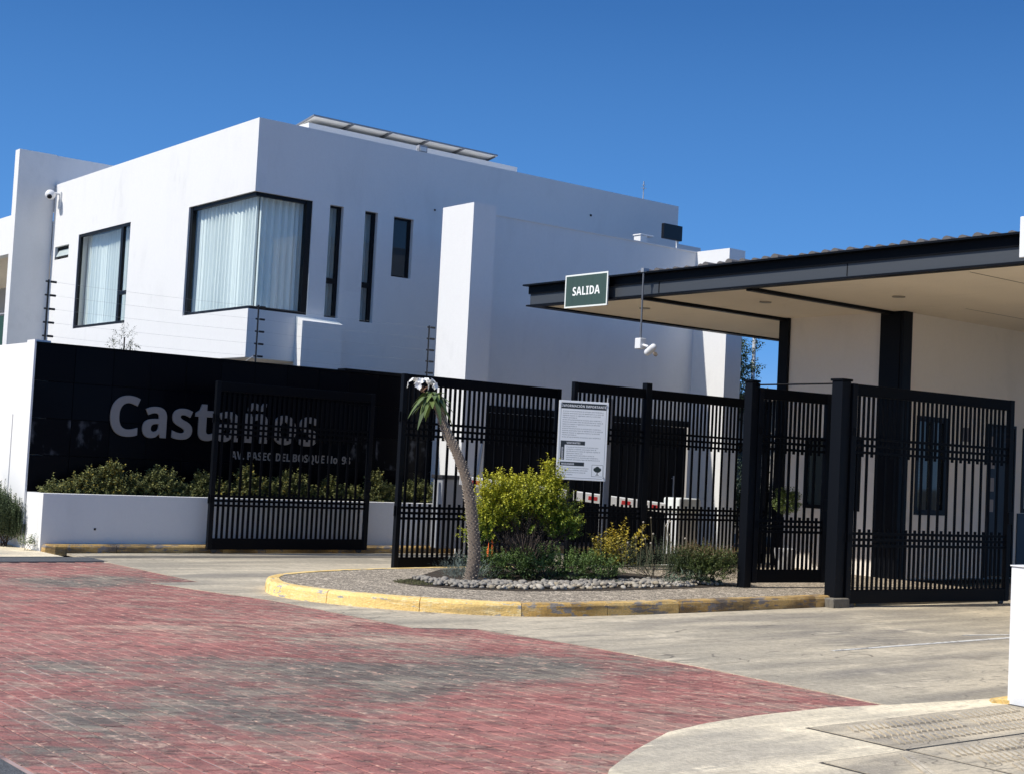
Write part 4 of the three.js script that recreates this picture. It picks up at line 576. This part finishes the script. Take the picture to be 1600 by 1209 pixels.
// leaning spiny palm-like tree with white flowers
{
  const t = thing('madagascar_palm', 'leaning spiny grey trunk with a tuft of drooping leaves and white flowers', 'tree', [10.13, 0.14, -13.5]), r = mulberry(8);
  const pts = [[0, 0, 0], [0.03, 0.33, 0.03], [0.01, 0.63, 0.01], [-0.02, 0.93, -0.03], [-0.07, 1.26, -0.09], [-0.15, 1.56, -0.2], [-0.23, 1.78, -0.3], [-0.28, 1.97, -0.37], [-0.32, 2.12, -0.42], [-0.36, 2.2, -0.46]].map(p => V3(...p)), c = new THREE.CatmullRomCurve3(pts);
  const rad = f => 0.072 - 0.024 * f - 0.022 * Math.pow(f, 3) + 0.014 * Math.exp(-f * 12), K = 70, S = 18, fr = c.computeFrenetFrames(K), rings = [];
  for (let i = 0; i <= K; i++) { const p = c.getPoint(i / K), ring = []; for (let j = 0; j < S; j++) { const a = j / S * 6.2832, R = rad(i / K) * (1 + 0.16 * (vn(i * 0.8, j * 0.9) - 0.5) + 0.12 * (vn(i * 0.17, 3) - 0.5)); ring.push(p.clone().addScaledVector(fr.normals[i], Math.cos(a) * R).addScaledVector(fr.binormals[i], Math.sin(a) * R)); } rings.push(ring); }
  const pos = []; for (let i = 0; i < K; i++) for (let j = 0; j < S; j++) { const A = rings[i][j], B = rings[i][(j + 1) % S], C = rings[i + 1][(j + 1) % S], D = rings[i + 1][j]; for (const v of [A, B, C, A, C, D]) pos.push(v.x, v.y, v.z); }
  const tg = mergeVertices(new THREE.BufferGeometry().setAttribute('position', new THREE.Float32BufferAttribute(pos, 3)), 1e-5); tg.computeVertexNormals();
  part('trunk', tg, M(0.16, 0.125, 0.095, 0.9, { bumpMap: fineB, bumpScale: 0.01 }), t);
  const sp = [], cone = new THREE.ConeGeometry(0.012, 0.03, 5); cone.translate(0, 0.008, 0); const knob = new THREE.IcosahedronGeometry(0.014, 0); knob.scale(1, 0.5, 1.1);
  for (let i = 0; i < 950; i++) { const f = i / 950, a = i * 2.39996, p = c.getPoint(f), k = Math.min(K, Math.round(f * K)), d = fr.normals[k].clone().multiplyScalar(Math.cos(a)).addScaledVector(fr.binormals[k], Math.sin(a)), g = cone.clone(), sc = 0.4 + 0.7 * r(); g.deleteAttribute('uv'); g.scale(sc, sc * (0.8 + 0.6 * r()), sc); g.applyQuaternion(new THREE.Quaternion().setFromUnitVectors(V3(0, 1, 0), d.clone().add(V3(0, 0.5, 0)).normalize())); const q = p.addScaledVector(d, rad(f) * 0.98); g.translate(q.x, q.y, q.z); sp.push(g.toNonIndexed()); }
  part('spines', mergeGeometries(sp), M(0.40, 0.335, 0.26, 0.85), t).userData.kind = 'stuff';
  const tip = pts[pts.length - 1], blades = [];
  const leafG = (base, yaw, pitch, len, w, droop) => { const n = 7, out = [], up = V3(0, 1, 0), h = V3(Math.cos(yaw), 0, Math.sin(yaw)), s = V3(-Math.sin(yaw), 0, Math.cos(yaw)); const C = [], Lp = [], Rp = []; for (let i = 0; i <= n; i++) { const f = i / n, p = base.clone().addScaledVector(h, len * (Math.cos(pitch) * f)).addScaledVector(up, len * (Math.sin(pitch) * f - droop * f * f)), ww = w * Math.sin(Math.PI * Math.pow(0.06 + 0.92 * f, 1.15)) / 2; C.push(p); Lp.push(p.clone().addScaledVector(s, ww).addScaledVector(up, ww * 0.35)); Rp.push(p.clone().addScaledVector(s, -ww).addScaledVector(up, ww * 0.35)); } for (let i = 0; i < n; i++) for (const q of [[Lp[i], C[i], C[i + 1]], [Lp[i], C[i + 1], Lp[i + 1]], [C[i], Rp[i], Rp[i + 1]], [C[i], Rp[i + 1], C[i + 1]]]) for (const v of q) out.push(v.x, v.y, v.z); const g = mergeVertices(new THREE.BufferGeometry().setAttribute('position', new THREE.Float32BufferAttribute(out, 3)), 1e-6); g.computeVertexNormals(); return g; };
  const lms = [[0.10, 0.16, 0.025], [0.15, 0.21, 0.04], [0.06, 0.10, 0.025]].map(k => P(...k, 0.75, { transmission: 0.25, thickness: 0, side: THREE.DoubleSide }));
  for (let i = 0; i < 60; i++) part('leaf', leafG(tip.clone().add(V3((r() - 0.5) * 0.05, -0.05 * r(), (r() - 0.5) * 0.05)), i * 2.4 + r() * 0.4, 1.05 - 1.3 * (i / 60) + r() * 0.25, 0.2 + 0.12 * r(), 0.05 + 0.03 * r(), 0.55 + 0.7 * r()), lms[i % 3], t);
  const fl = V3(tip.x - 0.10, tip.y + 0.10, tip.z - 0.08); part('flower_stalk', mergeGeometries([bar([tip.x, tip.y - 0.02, tip.z], [fl.x, fl.y - 0.03, fl.z], 0.009, 7), ...[...Array(7)].map((_, i) => bar([fl.x, fl.y - 0.05, fl.z], [fl.x + Math.cos(i) * 0.08, fl.y + 0.02, fl.z + Math.sin(i) * 0.08], 0.005, 5))]), M(0.2, 0.1, 0.06, 0.8), t);
  const fm = P(0.88, 0.87, 0.83, 0.7, { transmission: 0.12, thickness: 0, side: THREE.DoubleSide });
  for (let i = 0; i < 18; i++) { // five petals each, facing out of a round head
    const y = 1 - 1.3 * (i + 0.5) / 18, q = Math.sqrt(1 - y * y), a = i * 2.4, d = V3(Math.cos(a) * q, y, Math.sin(a) * q), rot = new THREE.Quaternion().setFromUnitVectors(V3(0, 1, 0), d), gs = [];
    for (let k = 0; k < 5; k++) { const g = leafG(V3(0, 0, 0), k * 1.2566 + a, 0.45, 0.05, 0.036, 0.15); g.applyQuaternion(rot); g.translate(fl.x + d.x * (0.09 + 0.05 * vn(i * 3.7, 2)) + (i % 2 ? 0.045 : -0.04), fl.y + 0.04 + d.y * 0.05 + 0.035 * (vn(i * 1.9, 8) - 0.6), fl.z + d.z * (0.09 + 0.05 * vn(i * 2.3, 5)) + (i % 2 ? 0.035 : -0.03)); gs.push(g); }
    part('flower', mergeGeometries(gs), fm, t); }
}
const AC = (t, dz = 0) => [t * 0.786 + dz * 0.62, t * 0.618 - dz * 0.79]; // t metres along the island edge's slant, dz deeper into the bed
const lobe = (t, y, dz, rx, ry, rz) => { const [x, z] = AC(t, dz); return [x, y, z, rx, ry, rz]; };
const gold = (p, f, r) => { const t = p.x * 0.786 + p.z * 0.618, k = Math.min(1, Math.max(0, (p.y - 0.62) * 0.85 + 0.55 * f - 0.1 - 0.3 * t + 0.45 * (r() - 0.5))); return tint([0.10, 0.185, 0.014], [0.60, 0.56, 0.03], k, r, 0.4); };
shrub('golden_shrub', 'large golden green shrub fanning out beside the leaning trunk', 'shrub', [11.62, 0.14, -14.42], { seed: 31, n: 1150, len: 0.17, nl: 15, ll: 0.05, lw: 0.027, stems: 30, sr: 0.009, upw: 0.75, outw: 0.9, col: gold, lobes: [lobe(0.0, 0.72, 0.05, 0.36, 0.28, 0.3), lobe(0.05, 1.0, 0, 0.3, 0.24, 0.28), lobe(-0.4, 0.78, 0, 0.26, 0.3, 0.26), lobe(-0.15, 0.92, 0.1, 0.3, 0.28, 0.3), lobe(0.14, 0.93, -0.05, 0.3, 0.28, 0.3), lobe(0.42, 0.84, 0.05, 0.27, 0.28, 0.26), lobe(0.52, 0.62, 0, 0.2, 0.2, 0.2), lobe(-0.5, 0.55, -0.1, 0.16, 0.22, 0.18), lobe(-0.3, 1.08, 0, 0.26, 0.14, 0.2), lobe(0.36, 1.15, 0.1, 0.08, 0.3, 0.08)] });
shrub('bare_twig_shrub', 'tangle of brown leafless twigs under the golden shrub', 'shrub', [11.45, 0.14, -14.1], { seed: 32, n: 150, len: 0.2, nl: 9, ll: 0.03, lw: 0.008, stems: 90, sr: 0.005, dull: true, col: (p, f, r) => tint([0.035, 0.026, 0.018], [0.07, 0.048, 0.034], r(), r), lobes: [[-0.1, 0.5, 0.05, 0.42, 0.2, 0.3], [0.3, 0.45, 0, 0.35, 0.2, 0.3]] });
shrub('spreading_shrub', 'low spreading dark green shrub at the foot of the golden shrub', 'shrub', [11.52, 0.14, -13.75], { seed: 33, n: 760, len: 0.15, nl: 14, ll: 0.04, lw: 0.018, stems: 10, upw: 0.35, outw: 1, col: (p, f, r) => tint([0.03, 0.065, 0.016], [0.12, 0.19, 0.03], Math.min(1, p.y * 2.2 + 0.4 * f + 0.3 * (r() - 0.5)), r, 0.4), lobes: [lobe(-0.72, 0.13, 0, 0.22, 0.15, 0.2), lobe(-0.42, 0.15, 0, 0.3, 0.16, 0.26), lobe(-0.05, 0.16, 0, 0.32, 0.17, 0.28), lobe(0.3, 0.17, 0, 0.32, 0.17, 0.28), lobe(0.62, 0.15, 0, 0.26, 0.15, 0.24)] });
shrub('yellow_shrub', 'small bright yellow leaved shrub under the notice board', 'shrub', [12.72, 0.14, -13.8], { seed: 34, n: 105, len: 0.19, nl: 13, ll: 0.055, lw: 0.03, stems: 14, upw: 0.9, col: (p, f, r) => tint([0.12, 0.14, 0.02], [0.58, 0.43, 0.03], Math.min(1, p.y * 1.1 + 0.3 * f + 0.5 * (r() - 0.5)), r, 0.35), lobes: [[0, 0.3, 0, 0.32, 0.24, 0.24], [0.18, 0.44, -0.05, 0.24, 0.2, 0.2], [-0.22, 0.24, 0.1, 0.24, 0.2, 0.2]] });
shrub('rosemary', 'grey green wispy herb with tall seed stalks left of the round shrub', 'shrub', [13.0, 0.14, -13.35], { seed: 35, n: 620, len: 0.19, nl: 15, ll: 0.03, lw: 0.007, stems: 16, sr: 0.004, upw: 1.1, dull: true, col: (p, f, r) => tint([0.05, 0.075, 0.03], [0.13, 0.16, 0.075], r() * 0.7 + 0.3 * f, r), lobes: [lobe(-0.3, 0.18, 0, 0.3, 0.2, 0.25), lobe(0.15, 0.22, 0, 0.32, 0.22, 0.25), lobe(0.4, 0.15, 0, 0.25, 0.15, 0.2)] });
{ const t = thing('seed_stalks', 'thin dry flower stalks with pale heads rising above the grey herb', 'flowers', [13.0, 0.14, -13.35]), r = mulberry(36), st = [], hd = []; for (let i = 0; i < 15; i++) { const x = (r() - 0.5) * 0.9, z = (r() - 0.5) * 0.4, h = 0.5 + 0.35 * r(), e = [x + (r() - 0.5) * 0.2, h, z + (r() - 0.5) * 0.1]; st.push(bar([x, 0.1, z], e, 0.003, 5)); const g = new THREE.IcosahedronGeometry(0.010 + 0.005 * r(), 1); g.translate(...e); hd.push(g); } part('stalks', mergeGeometries(st), M(0.14, 0.12, 0.07, 0.9), t); part('seed_heads', mergeGeometries(hd), M(0.4, 0.34, 0.26, 0.9), t); }
shrub('round_shrub', 'rounded green shrub with reddish tips beside the slim black post', 'shrub', [13.56, 0.14, -13.0], { seed: 37, n: 1300, len: 0.1, nl: 14, ll: 0.03, lw: 0.015, stems: 10, upw: 0.5, col: (p, f, r) => { const k = Math.max(0, (p.y - 0.3) * 3 + (r() - 0.5)); return k > 0.55 ? tint([0.2, 0.15, 0.05], [0.28, 0.15, 0.08], r(), r) : tint([0.05, 0.08, 0.018], [0.16, 0.2, 0.045], r(), r, 0.4); }, lobes: [lobe(0, 0.24, 0, 0.38, 0.26, 0.34), lobe(-0.16, 0.27, 0, 0.28, 0.21, 0.25), lobe(0.18, 0.25, 0, 0.28, 0.22, 0.25)] });
shrub('blue_fescue', 'pale blue grey grass tuft at the foot of the leaning trunk', 'grass tuft', [10.35, 0.14, -13.75], { seed: 38, n: 190, len: 0.2, nl: 7, ll: 0.09, lw: 0.006, fwd: 1.6, stems: 0, upw: 0.9, dull: true, col: (p, f, r) => tint([0.10, 0.13, 0.09], [0.24, 0.29, 0.26], r(), r), lobes: [[0, 0.06, 0, 0.24, 0.1, 0.2], [-0.22, 0.05, 0.0, 0.18, 0.08, 0.18]] });
shrub('strap_leaf_plant', 'small strap leaved plant among the stones before the round shrub', 'plant', [13.15, 0.14, -12.85], { seed: 39, n: 60, len: 0.1, nl: 3, ll: 0.17, lw: 0.014, fwd: 0.9, stems: 0, upw: 1, col: (p, f, r) => tint([0.05, 0.09, 0.04], [0.14, 0.19, 0.11], r(), r), lobes: [[-0.3, 0.03, 0, 0.15, 0.05, 0.1], [0.1, 0.03, 0.0, 0.15, 0.05, 0.1]] });
// planter shrubs
{
  const where = ['at the left end of the planter', 'second from the left in the planter', 'left of the gate leaf below the first big letters', 'at the left edge of the gate leaf in the planter', 'behind the left bars of the gate leaf', 'behind the middle bars of the gate leaf', 'behind the right bars of the gate leaf', 'right of the gate leaf in the planter', 'at the planter end beside the white pier'];
  const X = [8.0, 8.3, 9.0, 9.75, 10.5, 11.25, 12.05, 12.9, 13.75];
  X.forEach((x, i) => shrub('planter_shrub', 'olive green small leaved shrub ' + where[i], 'shrub', [x, 0.585 + 0.055 * ((i * 7) % 3), -20.14], { seed: 60 + i, group: 'shrubs along the planter', n: 420, len: 0.12, nl: 10, ll: 0.046, lw: 0.034, stems: 12, sr: 0.006, upw: 0.6, dull: true, col: (p, f, r) => r() < (i === 1 ? 0.2 : i === 4 ? 0.1 : 0.015) ? tint([0.3, 0.24, 0.03], [0.4, 0.3, 0.04], r(), r) : tint([0.09, 0.11, 0.028], [0.40, 0.38, 0.10], r() * r(), r, 0.45), lobes: [[-0.42, 0.2, 0.02, 0.2, 0.2, 0.18], [-0.2, 0.2, 0.02, 0.28, 0.2, 0.2], [0.2, 0.2 + 0.04 * (i % 3), 0.02, 0.3, 0.2 + 0.04 * (i % 2), 0.2], [0.05, 0.2, 0.06, 0.38, 0.2, 0.14], [0.1, 0.36 + 0.06 * ((i + 1) % 3), 0, 0.1, 0.14, 0.1]] }));
}
// herbs at the wall foot on the left
{
  const up = (seed, n, h, w) => ({ seed, n, len: 0.28, nl: 26, ll: 0.04, lw: 0.015, fwd: 1.1, stems: 22, sr: 0.005, upw: 2.2, outw: 0.4, dull: true, col: (p, f, r) => tint([0.028, 0.05, 0.02], [0.10, 0.14, 0.05], r() * 0.6 + 0.4 * f, r, 0.4), lobes: [[0, h * 0.4, 0, w, h * 0.42, w], [w * 0.5, h * 0.35, 0.1, w * 0.7, h * 0.36, w], [-w * 0.5, h * 0.5, -0.1, w * 0.7, h * 0.45, w]] });
  shrub('rosemary_bush', 'upright dark rosemary bush against the white wall at the left edge', 'shrub', [7.06, 0.03, -20.68], up(81, 950, 0.62, 0.24)); shrub('rosemary_bush', 'taller rosemary bush further along the white wall cut by the left edge', 'shrub', [6.92, 0.03, -21.25], up(82, 1000, 0.86, 0.3));
  shrub('weed', 'small weed growing at the foot of the planter end', 'weed', [7.14, 0.03, -19.92], { seed: 83, n: 26, len: 0.1, nl: 9, ll: 0.04, lw: 0.02, stems: 4, sr: 0.003, upw: 1.2, col: (p, f, r) => tint([0.06, 0.1, 0.03], [0.16, 0.2, 0.06], r(), r), lobes: [[0, 0.08, 0, 0.1, 0.09, 0.1]] });
}
// trees
function tree(name, label, pos, o) {
  const r = mulberry(o.seed), t = thing(name, label, 'tree', pos), out = [], br = [];
  br.push(new THREE.TubeGeometry(new THREE.CatmullRomCurve3([V3(0, -0.1, 0), V3(0.05, o.h * 0.3, 0.02), V3(-0.03, o.h * 0.62, 0)]), 8, o.tr, 7)); const limbs = [];
  for (let i = 0; i < o.limbs; i++) { const a = r() * 6.28, e = [Math.cos(a) * o.w * 0.7 * r(), o.h * (0.62 + 0.3 * r()), Math.sin(a) * o.w * 0.7 * r()]; limbs.push(e); br.push(new THREE.TubeGeometry(new THREE.QuadraticBezierCurve3(V3(0, o.h * 0.45, 0), V3(e[0] * 0.5, o.h * 0.6, e[2] * 0.5), V3(...e)), 6, o.tr * 0.4, 5)); }
  for (let i = 0; i < o.n; i++) { const e = limbs[Math.floor(r() * limbs.length)], d = V3(r() - 0.5, r() - 0.45, r() - 0.5).normalize(), k = Math.pow(r(), 0.5) * o.cl, p = V3(e[0] + d.x * k, e[1] + d.y * k * 0.8, e[2] + d.z * k); sprig(out, r, p, d.clone().add(V3(0, 0.3, 0)).normalize(), o.len, o.nl, o.ll, o.lw, (q, f) => tint(o.c0, o.c1, r() * 0.7 + 0.3 * f, r, 0.4)); }
  part('trunk', mergeGeometries(br), barkMat, t); part('crown', leaves(out), leafMat, t); return t;
}
tree('young_olive_tree', 'small grey green sapling peeking over the black sign wall', [9.27, 0, -22], { seed: 91, h: 3.6, w: 0.26, tr: 0.03, limbs: 9, n: 110, cl: 0.2, len: 0.12, nl: 9, ll: 0.055, lw: 0.016, c0: [0.09, 0.11, 0.06], c1: [0.2, 0.21, 0.13] });
tree('street_tree', 'dark green tree far behind the second white pier', [32.3, 0, -30.6], { seed: 92, h: 5.8, w: 1.5, tr: 0.14, limbs: 14, n: 900, cl: 0.75, len: 0.3, nl: 10, ll: 0.13, lw: 0.06, c0: [0.03, 0.055, 0.02], c1: [0.09, 0.13, 0.045] });
tree('street_tree', 'bushy tree beyond the entrance lane seen through the pedestrian gate', [27.5, 0, -20.5], { seed: 93, h: 3.0, w: 1.0, tr: 0.08, limbs: 12, n: 500, cl: 0.7, len: 0.25, nl: 10, ll: 0.1, lw: 0.05, c0: [0.03, 0.05, 0.02], c1: [0.09, 0.12, 0.045] });
tree('street_tree', 'dense tree at the end of the entrance lane behind the fence', [33, 0, -22.5], { seed: 94, h: 3.6, w: 1.4, tr: 0.1, limbs: 14, n: 700, cl: 0.8, len: 0.3, nl: 10, ll: 0.12, lw: 0.06, c0: [0.03, 0.05, 0.02], c1: [0.08, 0.11, 0.045] });
{
  const l = thing('street_lamp', 'slim pale lamp pole far behind the canopy beside the tree', 'lamp post', [33.35, 0, -30.2]); part('pole', bar([0, 0, 0], [0, 6.9, 0], 0.06, 12), M(0.62, 0.64, 0.66, 0.4), l); part('arm', bar([0, 6.8, 0], [0.7, 6.95, 0.2], 0.04, 8), M(0.62, 0.64, 0.66, 0.4), l); part('lamp_head', rbox(0.6, 1.05, 6.9, 7.0, 0.08, 0.3, 0.03), M(0.4, 0.4, 0.4, 0.5), l);
  const p = thing('potted_topiary', 'small clipped bush on a stem in front of the booth side window', 'plant', [17.2, 0.14, -14.75]), r = mulberry(95), out = []; for (let i = 0; i < 320; i++) { const d = V3(r() - 0.5, r() - 0.5, r() - 0.5).normalize(); sprig(out, r, d.clone().multiplyScalar(0.17 * Math.sqrt(r())).add(V3(0, 1.1, 0)), d, 0.08, 9, 0.04, 0.022, (q, f) => tint([0.06, 0.1, 0.02], [0.2, 0.26, 0.05], r(), r)); } part('foliage', leaves(out), leafMat, p); part('stem', bar([0, 0.3, 0], [0, 1.05, 0], 0.015, 8), barkMat, p); part('pot', new THREE.LatheGeometry([[0, 0], [0.13, 0], [0.18, 0.34], [0.16, 0.34], [0.15, 0.3], [0, 0.3]].map(q => new THREE.Vector2(...q)), 24), M(0.5, 0.5, 0.5, 0.6), p);
}

{ // low house far behind the entrance lane
  const f = thing('distant_house', 'low greyish house far behind the fence and the slim lamp pole', 'house', [38, 0, -33]); f.rotation.y = 0.12; const wm = M(0.4, 0.37, 0.33, 0.9);
  part('wall', wallX(-5, 0.3, rect(-4, 5, 0, 3.9), [[-2.5, -1.2, 1.2, 2.6], [0.5, 1.8, 1.2, 2.6], [2.6, 3.9, 1.2, 2.6]]), wm, f); part('wall', mergeGeometries([box(-4.7, 5, 0, 3.9, -5, -4.7), box(-4.7, 5, 0, 3.9, 3.7, 4), box(4.7, 5, 0, 3.9, -4.7, 3.7)]), wm, f);
  for (const u of [-1.85, 1.15, 3.25]) { const w = part('window', box(-4.88, -4.82, 1.2, 2.6, -u - 0.65, -u + 0.65), darkGlass, f); part('frame', mergeGeometries([box(-4.95, -4.885, 1.2, 1.27, -u - 0.65, -u + 0.65), box(-4.95, -4.885, 2.53, 2.6, -u - 0.65, -u + 0.65)]), frameMat, w); }
  part('roof', box(-5.3, 5.3, 3.9, 4.1, -5.3, 4.3), M(0.2, 0.17, 0.15, 0.9), f);
}
shrub('entrance_shrub', 'dark leafy shrub beside the second white pier seen through the fence', 'shrub', [22.4, 0, -20.5], { seed: 101, n: 420, len: 0.3, nl: 9, ll: 0.16, lw: 0.03, fwd: 1.0, stems: 10, sr: 0.015, upw: 1.2, col: (p, f, r) => tint([0.02, 0.04, 0.018], [0.07, 0.11, 0.05], r(), r), lobes: [[0, 0.9, 0, 0.6, 0.8, 0.5]] });
shrub('entrance_shrub', 'tall dark shrub behind the narrow gate leaf beside the booth', 'shrub', [23.6, 0, -20.0], { seed: 102, n: 700, len: 0.3, nl: 10, ll: 0.11, lw: 0.045, stems: 12, sr: 0.02, upw: 0.8, col: (p, f, r) => tint([0.025, 0.045, 0.018], [0.09, 0.12, 0.04], r(), r), lobes: [[0, 0.9, 0, 0.7, 0.8, 0.6], [0.3, 1.7, 0.3, 0.5, 0.6, 0.5]] });

scene.traverse(o => { if (o.isMesh) { o.castShadow = true; o.receiveShadow = true; } });
renderer.render(scene, camera);
